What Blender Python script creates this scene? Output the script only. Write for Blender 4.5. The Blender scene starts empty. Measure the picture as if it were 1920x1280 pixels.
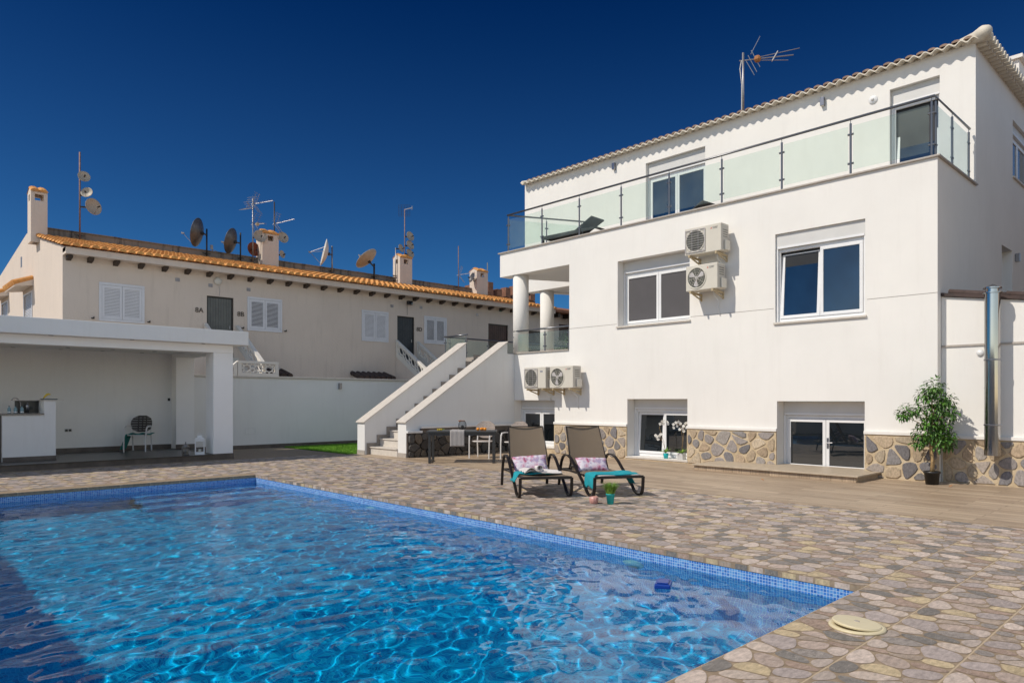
import bpy, math, random
import numpy as np
from mathutils import Vector, Matrix, Euler

rnd = random.Random(11)
S = bpy.context.scene
COL = S.collection
PI = math.pi
R_ = (0.7264, -0.6872)          # camera right on the ground, F_ = camera forward
F_ = (0.6872, 0.7264)
OFF = {}                        # world offset of every object, for parts given in world coordinates

# ------------------------------------------------------------------ materials
def new_mat(name):
    m = bpy.data.materials.new(name); m.use_nodes = True
    nt = m.node_tree
    return m, nt, nt.nodes['Principled BSDF']

def N(nt, t, **kw):
    n = nt.nodes.new(t)
    for k, v in kw.items():
        if k == 'op': n.operation = v
        elif hasattr(n, k): setattr(n, k, v)
    return n

def setin(n, **kw):
    for k, v in kw.items():
        n.inputs[k.replace('_', ' ')].default_value = v

def mth(nt, op, a, b=None):
    n = N(nt, 'ShaderNodeMath', op=op)
    for i, v in enumerate((a, b)):
        if v is None: continue
        if hasattr(v, 'is_output'): nt.links.new(v, n.inputs[i])
        else: n.inputs[i].default_value = v
    return n.outputs[0]

def mixc(nt, fac, a, b, blend='MIX'):
    n = N(nt, 'ShaderNodeMix'); n.data_type = 'RGBA'; n.blend_type = blend
    for s, v in ((0, fac), (6, a), (7, b)):
        if hasattr(v, 'is_output'): nt.links.new(v, n.inputs[s])
        else: n.inputs[s].default_value = v if s == 0 else (*v[:3], 1)
    return n.outputs[2]

def noise(nt, vec, scale, detail=4, rough=.55):
    n = N(nt, 'ShaderNodeTexNoise'); n.inputs['Scale'].default_value = scale
    n.inputs['Detail'].default_value = detail; n.inputs['Roughness'].default_value = rough
    if vec is not None: nt.links.new(vec, n.inputs['Vector'])
    return n

def ramp(nt, fac, stops):
    n = N(nt, 'ShaderNodeValToRGB'); nt.links.new(fac, n.inputs[0])
    e = n.color_ramp.elements
    while len(e) < len(stops): e.new(.5)
    for q, (p, c) in zip(e, stops):
        q.position = p; q.color = (*c, 1) if len(c) == 3 else c
    return n.outputs[0]

def coords(nt, kind='Object'):
    return N(nt, 'ShaderNodeTexCoord').outputs[kind]

def vscale(nt, vec, s):
    n = N(nt, 'ShaderNodeMapping'); nt.links.new(vec, n.inputs[0]); n.inputs['Scale'].default_value = s
    return n.outputs[0]

def bump(nt, b, h, strength=.3, dist=.01):
    n = N(nt, 'ShaderNodeBump'); n.inputs['Strength'].default_value = strength; n.inputs['Distance'].default_value = dist
    nt.links.new(h, n.inputs['Height']); nt.links.new(n.outputs[0], b.inputs['Normal'])

def simple(name, c, rough=.5, metal=0, var=.12, vs=3.0, spec=.5, bmp=0, bs=60):
    """plain coloured material with a little uneven colour and grain"""
    m, nt, b = new_mat(name)
    v = coords(nt)
    n = noise(nt, v, vs, 5)
    lo = tuple(x * (1 - var) for x in c); hi = tuple(min(1, x * (1 + var)) for x in c)
    nt.links.new(ramp(nt, n.outputs[0], [(.3, lo), (.7, hi)]), b.inputs['Base Color'])
    setin(b, Roughness=rough, Metallic=metal); b.inputs['Specular IOR Level'].default_value = spec
    if bmp: bump(nt, b, noise(nt, v, bs, 6).outputs[0], bmp, .01)
    return m

def plaster(name, c, bmp=.25, scale=90, streak=.05, dirt=(.5, .45, .4), amount=.12):
    m, nt, b = new_mat(name)
    v = coords(nt)
    n1 = noise(nt, v, .7, 5, .6)
    base = ramp(nt, n1.outputs[0], [(.3, tuple(x * .955 for x in c)), (.7, tuple(min(1, x * 1.02) for x in c))])
    st = noise(nt, vscale(nt, v, (2.2, 2.2, .25)), 2.5, 6, .65)            # vertical rain streaks
    f = mth(nt, 'MULTIPLY', mth(nt, 'MAXIMUM', mth(nt, 'SUBTRACT', st.outputs[0], .52), 0.0), amount * 8)
    nt.links.new(mixc(nt, f, base, dirt), b.inputs['Base Color'])
    setin(b, Roughness=.85); b.inputs['Specular IOR Level'].default_value = .2
    bump(nt, b, noise(nt, v, scale, 5, .6).outputs[0], bmp, .008)
    return m

def glass_dark(name, c, ior=1.9, rough=.015):
    m, nt, b = new_mat(name)
    v = coords(nt)
    n = noise(nt, v, .9, 3)
    nt.links.new(ramp(nt, n.outputs[0], [(.35, tuple(x * .6 for x in c)), (.65, tuple(x * 1.3 for x in c))]), b.inputs['Base Color'])
    setin(b, Roughness=rough, IOR=ior)
    w = noise(nt, v, 1.3, 2); bump(nt, b, w.outputs[0], .05, .02)
    return m

M = {}
M['white'] = plaster('white_render', (.81, .785, .745), amount=.055)
M['white2'] = plaster('white_render_low', (.77, .76, .74), amount=.06)
M['shade_white'] = plaster('pavilion_render', (.82, .81, .79), bmp=.12, amount=.06)
M['bright'] = plaster('bounce_lit_white', (.91, .90, .885), bmp=.1, amount=.02)  # white lifted to paint bounce light into the pavilion post and beams
M['stucco'] = plaster('rough_cream_stucco', (.67, .575, .495), bmp=1.0, scale=16, amount=.15, dirt=(.40, .34, .29))
M['stained'] = plaster('stained_parapet', (.24, .205, .175), bmp=.6, scale=30, amount=.75, dirt=(.07, .06, .055))
M['column'] = plaster('column_paint', (.79, .765, .72), amount=.03)
M['pvc'] = simple('white_pvc', (.78, .78, .78), .35, var=.03)
M['shutter'] = simple('white_shutter_metal', (.66, .66, .69), .4, var=.04)
M['box'] = simple('roller_box', (.62, .61, .59), .45, var=.03)
M['pane'] = glass_dark('window_glass', (.006, .022, .05), 1.95)
M['pane_dark'] = glass_dark('basement_glass', (.007, .010, .013), 1.9)
M['screen'] = simple('mosquito_screen', (.085, .08, .085), .8, var=.05)
M['marble'] = simple('cream_stone_trim', (.60, .55, .49), .5, var=.08, vs=9)
M['trim'] = simple('grey_stone_trim', (.42, .375, .33), .5, var=.1, vs=12)
M['steel'] = simple('brushed_steel', (.30, .30, .32), .32, 1.0, var=.08)
M['rail'] = simple('grey_rail_steel', (.17, .175, .19), .3, .7, var=.06)
M['chrome'] = simple('polished_steel', (.42, .41, .40), .09, 1.0, var=.03)
M['galv'] = simple('galvanised', (.33, .32, .33), .45, .8, var=.15)
M['rust'] = simple('rusty_pole', (.24, .15, .13), .7, .3, var=.3, vs=14)
M['darkmetal'] = simple('dark_metal', (.035, .032, .03), .45, .4, var=.2)
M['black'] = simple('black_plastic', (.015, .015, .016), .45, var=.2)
M['dish'] = simple('dish_cream', (.40, .35, .28), .55, var=.12, vs=6)
M['dishgrey'] = simple('dish_grey', (.10, .098, .10), .4, .3, var=.3, vs=4)
M['dishred'] = simple('dish_rust_red', (.19, .045, .02), .6, var=.3, vs=8)
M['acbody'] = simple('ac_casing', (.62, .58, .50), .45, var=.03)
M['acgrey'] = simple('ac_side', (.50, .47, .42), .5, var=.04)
M['acdark'] = simple('ac_inside', (.085, .085, .07), .5, var=.5, vs=7)
M['acfan'] = simple('ac_fan', (.52, .49, .49), .4, var=.05)
M['bracket'] = simple('bracket_beige', (.50, .40, .25), .5, var=.1)
M['brown'] = simple('dark_brown_wood', (.045, .028, .02), .6, var=.35, vs=9)
M['doorgrey'] = simple('grey_door', (.12, .125, .115), .5, var=.1, vs=5)
M['doorblue'] = simple('blue_grey_door', (.035, .042, .048), .5, var=.15, vs=5)
M['doorbrown'] = simple('brown_door', (.07, .035, .025), .6, var=.25)
M['taupe'] = simple('taupe_slats', (.34, .28, .24), .55, var=.07)
M['chairwhite'] = simple('white_chair_frame', (.68, .66, .65), .4, var=.03)
M['darkslat'] = simple('dark_chair_slats', (.035, .028, .024), .5, var=.15)
M['table'] = simple('anthracite_table', (.055, .057, .058), .35, .2, var=.1)
M['lframe'] = simple('lounger_frame', (.022, .018, .017), .35, .2, var=.12)
M['teal'] = simple('turquoise_towel', (.01, .33, .40), .95, var=.12, vs=14, bmp=.5, bs=220)
M['green_towel'] = simple('sea_green_towel', (.02, .20, .18), .95, var=.15, vs=14, bmp=.5, bs=220)
M['whitetowel'] = simple('white_towel', (.74, .70, .68), .95, var=.06, vs=16, bmp=.6, bs=240)
M['greytowel'] = simple('grey_runner', (.36, .34, .33), .95, var=.07, vs=40, bmp=.5, bs=260)
M['tealpot'] = simple('turquoise_pot', (.01, .42, .44), .4, var=.05)
M['greypot'] = simple('grey_pot', (.55, .54, .52), .6, var=.05)
M['blackpot'] = simple('black_pot', (.018, .018, .018), .4, var=.2)
M['leaf'] = simple('leaf_green', (.075, .175, .025), .45, var=.55, vs=9)
M['leaf2'] = simple('bright_leaf', (.16, .30, .035), .5, var=.4, vs=12)
M['bark'] = simple('pale_bark', (.36, .24, .11), .8, var=.35, vs=18, bmp=.5)
M['petal'] = simple('white_petal', (.80, .77, .70), .6, var=.06, vs=30)
M['soil'] = simple('soil', (.05, .035, .025), .95, var=.4, vs=40)
M['orange'] = simple('orange_peel', (.85, .30, .015), .45, var=.1, vs=30)
M['yellow'] = simple('yellow_fruit', (.75, .55, .05), .5, var=.15, vs=20)
M['pinkcandle'] = simple('pink_glass', (.58, .30, .26), .35, var=.1, vs=18)
M['wood'] = simple('wood_lid', (.40, .16, .05), .6, var=.2, vs=20)
M['wire'] = simple('wire_vase', (.03, .033, .035), .4, .3, var=.1)
M['creamplastic'] = simple('cream_plastic', (.68, .60, .40), .4, var=.04)
M['floatblue'] = simple('blue_float', (.01, .05, .32), .3, var=.1)
M['granite'] = simple('granite_top', (.22, .19, .17), .25, var=.5, vs=60)
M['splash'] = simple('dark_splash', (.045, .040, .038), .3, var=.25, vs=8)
M['bottle'] = simple('pale_blue_bottle', (.20, .32, .36), .2, var=.08)
M['tray'] = simple('dark_teal_tray', (.01, .05, .07), .35, var=.1)
M['lampface'] = simple('lamp_face', (.62, .60, .55), .4, var=.03)
M['silver'] = simple('silver_lantern', (.27, .25, .23), .35, .6, var=.3, vs=30)
M['mortar'] = simple('cream_mortar', (.66, .60, .50), .85, var=.08, vs=8, bmp=.3)
M['steptread'] = simple('step_tread_stone', (.44, .36, .265), .5, var=.12, vs=9)
M['stepgrey'] = simple('step_skirting', (.26, .23, .20), .5, var=.15, vs=9)
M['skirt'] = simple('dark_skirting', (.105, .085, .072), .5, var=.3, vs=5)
M['asphalt'] = simple('far_ground', (.25, .22, .18), .9, var=.2, vs=.3)
M['redbrick'] = simple('red_brown_tile', (.22, .10, .06), .8, var=.35, vs=3)
M['treeleaf'] = simple('tree_green', (.06, .11, .03), .7, var=.5, vs=2)

def mat_clear():
    m, nt, b = new_mat('balcony_glass')
    out = nt.nodes['Material Output']
    tr = N(nt, 'ShaderNodeBsdfTransparent'); tr.inputs[0].default_value = (.925, .972, .945, 1)
    gl = N(nt, 'ShaderNodeBsdfGlossy'); gl.inputs['Roughness'].default_value = .01; gl.inputs[0].default_value = (1, 1, 1, 1)
    fr = N(nt, 'ShaderNodeFresnel'); fr.inputs[0].default_value = 1.35
    mx = N(nt, 'ShaderNodeMixShader')
    gm = N(nt, 'ShaderNodeNewGeometry'); nt.links.new(mth(nt, 'MULTIPLY', fr.outputs[0], mth(nt, 'SUBTRACT', 1.0, gm.outputs['Backfacing'])), mx.inputs[0]); nt.links.new(tr.outputs[0], mx.inputs[1]); nt.links.new(gl.outputs[0], mx.inputs[2])
    df = N(nt, 'ShaderNodeBsdfDiffuse'); df.inputs[0].default_value = (.55, .62, .58, 1)
    n = noise(nt, coords(nt), 1.5, 4)
    f = mth(nt, 'MULTIPLY', n.outputs[0], .10)
    mx2 = N(nt, 'ShaderNodeMixShader'); nt.links.new(f, mx2.inputs[0])
    nt.links.new(mx.outputs[0], mx2.inputs[1]); nt.links.new(df.outputs[0], mx2.inputs[2])
    nt.links.new(mx2.outputs[0], out.inputs[0])
    return m
M['clear'] = mat_clear()

def mat_roof(name, c, c2):
    m, nt, b = new_mat(name)
    v = coords(nt)
    vo = N(nt, 'ShaderNodeTexVoronoi'); vo.inputs['Scale'].default_value = 3.2
    nt.links.new(v, vo.inputs['Vector'])
    bw = N(nt, 'ShaderNodeSeparateColor'); nt.links.new(vo.outputs['Color'], bw.inputs[0])
    base = ramp(nt, bw.outputs[0], [(0, c), (1, c2)])
    n = noise(nt, v, 11, 5, .65)
    f = mth(nt, 'MULTIPLY', mth(nt, 'MAXIMUM', mth(nt, 'SUBTRACT', n.outputs[0], .5), 0), 2.2)
    nt.links.new(mixc(nt, f, base, tuple(x * .35 for x in c)), b.inputs['Base Color'])
    setin(b, Roughness=.8); bump(nt, b, n.outputs[0], .3, .01)
    return m
M['rooftile'] = mat_roof('orange_roof_tile', (.74, .36, .10), (.60, .26, .075))
M['browntile'] = mat_roof('brown_roof_tile', (.30, .20, .145), (.22, .145, .11))
M['darktile'] = mat_roof('dark_brown_tile', (.075, .048, .042), (.05, .035, .032))
M['redtile'] = mat_roof('red_roof_tile', (.34, .14, .07), (.25, .10, .055))

def mat_stone(name, attr='stone', dark=1.0, rough=.75, vein=.35):
    m, nt, b = new_mat(name)
    a = N(nt, 'ShaderNodeAttribute'); a.attribute_name = attr
    v = coords(nt)
    s = noise(nt, vscale(nt, v, (14, 34, 20)), 1.0, 7, .68)
    f1 = mth(nt, 'MULTIPLY', mth(nt, 'SUBTRACT', s.outputs[0], .5), 1.7)
    mul = mth(nt, 'ADD', f1, 1.0)
    hs = N(nt, 'ShaderNodeHueSaturation'); nt.links.new(a.outputs['Color'], hs.inputs['Color']); nt.links.new(mul, hs.inputs['Value'])
    w = noise(nt, vscale(nt, v, (5, 11, 7)), 1.3, 3, .5)
    d = mth(nt, 'ABSOLUTE', mth(nt, 'SUBTRACT', w.outputs[0], .5))
    ve = mth(nt, 'MULTIPLY', mth(nt, 'MAXIMUM', mth(nt, 'SUBTRACT', 1.0, mth(nt, 'MULTIPLY', d, 120)), 0), vein)
    nt.links.new(mixc(nt, ve, hs.outputs[0], (.62 * dark, .56 * dark, .48 * dark)), b.inputs['Base Color'])
    setin(b, Roughness=rough); b.inputs['Specular IOR Level'].default_value = .3
    bump(nt, b, s.outputs[0], .35, .006)
    return m
M['pebble'] = mat_stone('printed_pebble', rough=.55)
M['facing'] = mat_stone('facing_stone', rough=.85, vein=.1)
M['shadefacing'] = mat_stone('shaded_facing_stone', rough=.6, vein=.12, dark=.4)  # facing stone of the stair wall, darkened to paint in its shade

def mat_joint(name, base, joint, t, w):
    """tile ground colour with joint lines every t metres (real grout)"""
    m, nt, b = new_mat(name)
    uv = coords(nt)
    sx = N(nt, 'ShaderNodeSeparateXYZ'); nt.links.new(uv, sx.inputs[0])
    def line(o, off):
        fr = mth(nt, 'FRACT', mth(nt, 'DIVIDE', mth(nt, 'SUBTRACT', o, off), t))
        d = mth(nt, 'MINIMUM', fr, mth(nt, 'SUBTRACT', 1.0, fr))
        return mth(nt, 'LESS_THAN', d, w / t / 2)
    l = mth(nt, 'MAXIMUM', line(sx.outputs[0], 6.0 - 0.0), line(sx.outputs[1], 2.15))
    n = noise(nt, uv, 20, 5)
    col = ramp(nt, n.outputs[0], [(.3, tuple(x * .75 for x in base)), (.7, tuple(x * 1.25 for x in base))])
    nt.links.new(mixc(nt, l, col, joint), b.inputs['Base Color'])
    setin(b, Roughness=.7)
    return m
M['tileground'] = mat_joint('pebble_tile_ground', (.31, .235, .16), (.50, .395, .27), .5, .010)

def mat_plank():
    m, nt, b = new_mat('wood_look_tile')
    uv = coords(nt, 'UV')
    mp = N(nt, 'ShaderNodeMapping'); nt.links.new(uv, mp.inputs[0]); mp.inputs['Rotation'].default_value = (0, 0, PI / 2)
    br = N(nt, 'ShaderNodeTexBrick'); nt.links.new(mp.outputs[0], br.inputs['Vector'])
    br.offset = .37; br.squash = 1
    setin(br, Scale=1.0, Mortar_Size=.005, Mortar_Smooth=.1, Bias=0.0, Brick_Width=1.2, Row_Height=.2)
    br.inputs['Color1'].default_value = (.45, .345, .24, 1); br.inputs['Color2'].default_value = (.31, .225, .15, 1)
    br.inputs['Mortar'].default_value = (.19, .14, .095, 1)
    g = noise(nt, vscale(nt, uv, (30, 1.6, 1)), 1.0, 8, .7)
    mul = mth(nt, 'ADD', mth(nt, 'MULTIPLY', mth(nt, 'SUBTRACT', g.outputs[0], .5), 1.9), 1.0)
    hs = N(nt, 'ShaderNodeHueSaturation'); nt.links.new(br.outputs[0], hs.inputs['Color']); nt.links.new(mul, hs.inputs['Value'])
    big = noise(nt, uv, .6, 4)
    nt.links.new(mixc(nt, mth(nt, 'MULTIPLY', mth(nt, 'MAXIMUM', mth(nt, 'SUBTRACT', big.outputs[0], .5), 0), 1.6), hs.outputs[0], (.42, .34, .25)), b.inputs['Base Color'])
    setin(b, Roughness=.5); bump(nt, b, g.outputs[0], .2, .004)
    return m
M['plank'] = mat_plank()

def mat_mosaic(name, cols, grout, t=.027):
    m, nt, b = new_mat(name)
    uv = coords(nt, 'UV')
    sc = vscale(nt, uv, (1 / t, 1 / t, 1))
    sx = N(nt, 'ShaderNodeSeparateXYZ'); nt.links.new(sc, sx.inputs[0])
    fl = N(nt, 'ShaderNodeCombineXYZ')
    nt.links.new(mth(nt, 'FLOOR', sx.outputs[0]), fl.inputs[0]); nt.links.new(mth(nt, 'FLOOR', sx.outputs[1]), fl.inputs[1])
    wn = N(nt, 'ShaderNodeTexWhiteNoise'); wn.noise_dimensions = '2D'; nt.links.new(fl.outputs[0], wn.inputs['Vector'])
    col = ramp(nt, wn.outputs['Value'], cols)
    def edge(o):
        fr = mth(nt, 'FRACT', o); return mth(nt, 'MINIMUM', fr, mth(nt, 'SUBTRACT', 1.0, fr))
    d = mth(nt, 'MINIMUM', edge(sx.outputs[0]), edge(sx.outputs[1]))
    l = mth(nt, 'LESS_THAN', d, .065)
    nt.links.new(mixc(nt, l, col, grout), b.inputs['Base Color'])
    nt.links.new(mth(nt, 'ADD', mth(nt, 'MULTIPLY', l, .5), .15), b.inputs['Roughness'])
    return m
M['mosaic'] = mat_mosaic('blue_glass_mosaic', [(0, (.035, .15, .50)), (.35, (.06, .22, .62)), (.7, (.10, .30, .68)), (1, (.17, .40, .72))], (.50, .62, .74))
M['mosaicfloor'] = mat_mosaic('pool_floor_mosaic', [(0, (.0, .15, .42)), (.5, (.0, .30, .60)), (1, (.0, .44, .72))], (.0, .43, .68))

def mat_water():
    m, nt, b = new_mat('pool_water')
    setin(b, Roughness=0.0, IOR=1.30); b.inputs['Transmission Weight'].default_value = 1
    b.inputs['Base Color'].default_value = (.35, .95, 1, 1)
    return m
M['water'] = mat_water()

def mat_mesh():
    """woven sling fabric, slightly see-through"""
    m, nt, b = new_mat('sling_fabric')
    out = nt.nodes['Material Output']
    v = coords(nt)
    n = noise(nt, v, 260, 2)
    nt.links.new(ramp(nt, n.outputs[0], [(.35, (.17, .125, .082)), (.65, (.28, .215, .15))]), b.inputs['Base Color'])
    setin(b, Roughness=.8)
    tr = N(nt, 'ShaderNodeBsdfTransparent'); mx = N(nt, 'ShaderNodeMixShader'); mx.inputs[0].default_value = .13
    nt.links.new(b.outputs[0], mx.inputs[1]); nt.links.new(tr.outputs[0], mx.inputs[2]); nt.links.new(mx.outputs[0], out.inputs[0])
    return m
M['sling'] = mat_mesh()

def mat_floral():
    m, nt, b = new_mat('floral_cotton')
    v = coords(nt)
    vo = N(nt, 'ShaderNodeTexVoronoi'); vo.inputs['Scale'].default_value = 9
    nn = noise(nt, v, 9, 4); dv = N(nt, 'ShaderNodeMix'); dv.data_type = 'RGBA'; dv.blend_type = 'LINEAR_LIGHT'; dv.inputs[0].default_value = .09
    nt.links.new(v, dv.inputs[6]); nt.links.new(nn.outputs['Color'], dv.inputs[7]); nt.links.new(dv.outputs[2], vo.inputs['Vector'])
    col = ramp(nt, vo.outputs['Distance'], [(.12, (.36, .05, .14)), (.3, (.55, .25, .34)), (.48, (.66, .48, .58)), (.62, (.70, .66, .72))])
    n2 = noise(nt, v, 13, 5, .6)
    nt.links.new(mixc(nt, ramp(nt, n2.outputs[0], [(.5, (0, 0, 0)), (.6, (1, 1, 1))]), col, (.42, .34, .50)), b.inputs['Base Color'])
    setin(b, Roughness=.9)
    return m
M['floral'] = mat_floral()

def mat_lawn():
    m, nt, b = new_mat('artificial_grass')
    n = noise(nt, coords(nt), 30, 4)
    nt.links.new(ramp(nt, n.outputs[0], [(.3, (.09, .26, .012)), (.7, (.22, .46, .03))]), b.inputs['Base Color'])
    setin(b, Roughness=.7)
    return m
M['lawn'] = mat_lawn()

# ------------------------------------------------------------------ mesh builder
class MB:
    def __init__(s): s.v = []; s.f = []; s.fc = []; s.c = None
    def add(s, vs, fs):
        n = len(s.v); s.v += [tuple(p) for p in vs]
        s.f += [tuple(i + n for i in f) for f in fs]; s.fc += [s.c] * len(fs)
        return s
    def box(s, x0, y0, z0, x1, y1, z1):
        x0, x1 = min(x0, x1), max(x0, x1); y0, y1 = min(y0, y1), max(y0, y1); z0, z1 = min(z0, z1), max(z0, z1)
        return s.add([(x0, y0, z0), (x1, y0, z0), (x1, y1, z0), (x0, y1, z0), (x0, y0, z1), (x1, y0, z1), (x1, y1, z1), (x0, y1, z1)],
                     [(0, 3, 2, 1), (4, 5, 6, 7), (0, 1, 5, 4), (1, 2, 6, 5), (2, 3, 7, 6), (3, 0, 4, 7)])
    def prism(s, pts, axis, a, b):
        """pts: outline in the two other axes, extruded from a to b"""
        n = len(pts)
        def P(p, w):
            if axis == 'x': return (w, p[0], p[1])
            if axis == 'y': return (p[0], w, p[1])
            return (p[0], p[1], w)
        vs = [P(p, a) for p in pts] + [P(p, b) for p in pts]
        fs = [tuple(range(n))[::-1], tuple(range(n, 2 * n))] + [(i, (i + 1) % n, n + (i + 1) % n, n + i) for i in range(n)]
        return s.add(vs, fs)
    def bar(s, p, q, w, h=None, up=(0, 0, 1)):
        p, q = Vector(p), Vector(q); d = (q - p).normalized(); h = w if h is None else h
        u = Vector(up)
        if abs(d.dot(u)) > .99: u = Vector((1, 0, 0))
        a = d.cross(u).normalized() * w / 2; b = a.cross(d).normalized() * h / 2
        vs = [p - a - b, p + a - b, p + a + b, p - a + b, q - a - b, q + a - b, q + a + b, q - a + b]
        return s.add(vs, [(0, 3, 2, 1), (4, 5, 6, 7), (0, 1, 5, 4), (1, 2, 6, 5), (2, 3, 7, 6), (3, 0, 4, 7)])
    def tube(s, pts, r, n=8, flat=None, caps=True):
        """round tube through pts; r a number or one per point; flat=(wide, thin, axis) makes a flat bar"""
        pts = [Vector(p) for p in pts]; k = len(pts)
        rs = [r] * k if not hasattr(r, '__len__') else r
        vs = []; pa = None
        for i, p in enumerate(pts):
            d = (pts[min(i + 1, k - 1)] - pts[max(i - 1, 0)]).normalized()
            if flat: a = Vector(flat[2]).normalized(); b = d.cross(a).normalized()
            else:
                if pa is None: pa = d.orthogonal().normalized()
                a = (pa - d * pa.dot(d)).normalized(); pa = a; b = d.cross(a)
            for j in range(n):
                t = 2 * PI * (j + .5) / n
                if flat: vs.append(p + a * (flat[0] / 2 * (1 if math.cos(t) > 0 else -1)) + b * (flat[1] / 2 * (1 if math.sin(t) > 0 else -1)))
                else: vs.append(p + (a * math.cos(t) + b * math.sin(t)) * rs[i])
        fs = [(i * n + j, i * n + (j + 1) % n, (i + 1) * n + (j + 1) % n, (i + 1) * n + j) for i in range(k - 1) for j in range(n)]
        if caps: fs += [tuple(range(n))[::-1], tuple(range((k - 1) * n, k * n))]
        return s.add(vs, fs)
    def flatbar(s, pts, wide, thin, axis): return s.tube(pts, 1, 4, (wide, thin, axis))
    def lathe(s, prof, c=(0, 0, 0), n=24, mat=None, caps=True):
        vs = []; k = len(prof)
        for r, z in prof:
            for j in range(n):
                t = 2 * PI * j / n; vs.append(Vector((r * math.cos(t), r * math.sin(t), z)))
        if mat: vs = [mat @ v for v in vs]
        vs = [v + Vector(c) for v in vs]
        fs = [(i * n + j, i * n + (j + 1) % n, (i + 1) * n + (j + 1) % n, (i + 1) * n + j) for i in range(k - 1) for j in range(n)]
        if caps and prof[0][0] > 1e-6: fs.append(tuple(range(n))[::-1])
        if caps and prof[-1][0] > 1e-6: fs.append(tuple(range((k - 1) * n, k * n)))
        return s.add(vs, fs)
    def ball(s, c, r, n=12, sq=(1, 1, 1)):
        k = n // 2
        prof = [(math.sin(PI * i / k) * r, -math.cos(PI * i / k) * r) for i in range(k + 1)]
        m = Matrix.Diagonal(sq)
        return s.lathe(prof, c, n, m)

def build(name, mb, mat, parent=None, smooth=False, bevel=0, world=True, solid=0):
    me = bpy.data.meshes.new(name)
    off = Vector((0, 0, 0))
    if parent is not None and world: off = OFF.get(parent.name, Vector((0, 0, 0)))
    vs = [(v[0] - off.x, v[1] - off.y, v[2] - off.z) for v in mb.v]
    me.from_pydata(vs, [], mb.f)
    mats = mat if isinstance(mat, list) else [mat]
    for m in mats: me.materials.append(m)
    me.update()
    uv = me.uv_layers.new(name='UVMap')
    nl = len(me.loops)
    co = np.array([(a + off.x, b + off.y, c + off.z) for a, b, c in vs], dtype=np.float32)
    li = np.zeros(nl, dtype=np.int32); me.loops.foreach_get('vertex_index', li)
    npoly = len(me.polygons)
    nor = np.zeros(npoly * 3, dtype=np.float32); me.polygons.foreach_get('normal', nor); nor = np.abs(nor.reshape(-1, 3))
    tot = np.zeros(npoly, dtype=np.int32); me.polygons.foreach_get('loop_total', tot)
    ax = np.repeat(np.argmax(nor, axis=1), tot)
    P = co[li]
    U = np.where(ax == 0, P[:, 1], P[:, 0]); W = np.where(ax == 2, P[:, 1], P[:, 2])
    uv.data.foreach_set('uv', np.stack([U, W], -1).astype(np.float32).ravel())
    if any(c is not None for c in mb.fc):
        ca = me.color_attributes.new('stone', 'FLOAT_COLOR', 'CORNER')
        arr = np.repeat(np.array([(*(c or (.5, .5, .5)), 1) for c in mb.fc], dtype=np.float32), tot, axis=0)
        ca.data.foreach_set('color', arr.ravel())
    if smooth: me.polygons.foreach_set('use_smooth', [True] * npoly)
    o = bpy.data.objects.new(name, me); COL.objects.link(o)
    if parent is not None: o.parent = parent; OFF[o.name] = off
    if bevel:
        b = o.modifiers.new('bevel', 'BEVEL'); b.width = bevel; b.segments = 2; b.limit_method = 'ANGLE'; b.angle_limit = math.radians(40)
    return o

def tag(o, label=None, cat=None, group=None, kind=None):
    if label: o['label'] = label
    if cat: o['category'] = cat
    if group: o['group'] = group
    if kind: o['kind'] = kind
    return o

def thing(name, label, cat, loc=(0, 0, 0), rz=0, group=None):
    o = bpy.data.objects.new(name, None); COL.objects.link(o); o.location = loc; o.rotation_euler = (0, 0, rz)
    o.empty_display_size = .2
    OFF[o.name] = Vector(loc)
    return tag(o, label, cat, group)

def struct(name, mb, mat, **kw):
    return tag(build(name, mb, mat, **kw), kind='structure')

def loc_part(name, mb, mat, parent, **kw): return build(name, mb, mat, parent, world=False, **kw)

def copy_tree(o, parent=None):
    c = o.copy(); COL.objects.link(c); c.parent = parent
    for ch in list(o.children): copy_tree(ch, c)
    return c

def dup(root, label, loc, rz=0, group=None):
    c = copy_tree(root); c.location = loc; c.rotation_euler = (0, 0, rz); c['label'] = label
    if group: c['group'] = group
    return c

def text(body, size, loc, rot, mat, parent=None, name='lettering', extrude=.002, world=True, align='CENTER'):
    cu = bpy.data.curves.new(name, 'FONT'); cu.body = body; cu.size = size; cu.extrude = extrude; cu.align_x = align; cu.align_y = 'CENTER'
    cu.materials.append(mat)
    tmp = bpy.data.objects.new('t', cu); me = bpy.data.meshes.new_from_object(tmp); me.materials.clear(); me.materials.append(mat); bpy.data.objects.remove(tmp)
    o = bpy.data.objects.new(name, me); COL.objects.link(o)
    l = Vector(loc)
    if parent is not None:
        o.parent = parent
        if world: l = l - OFF.get(parent.name, Vector((0, 0, 0)))
    o.location = l; o.rotation_euler = rot
    return o

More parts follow.
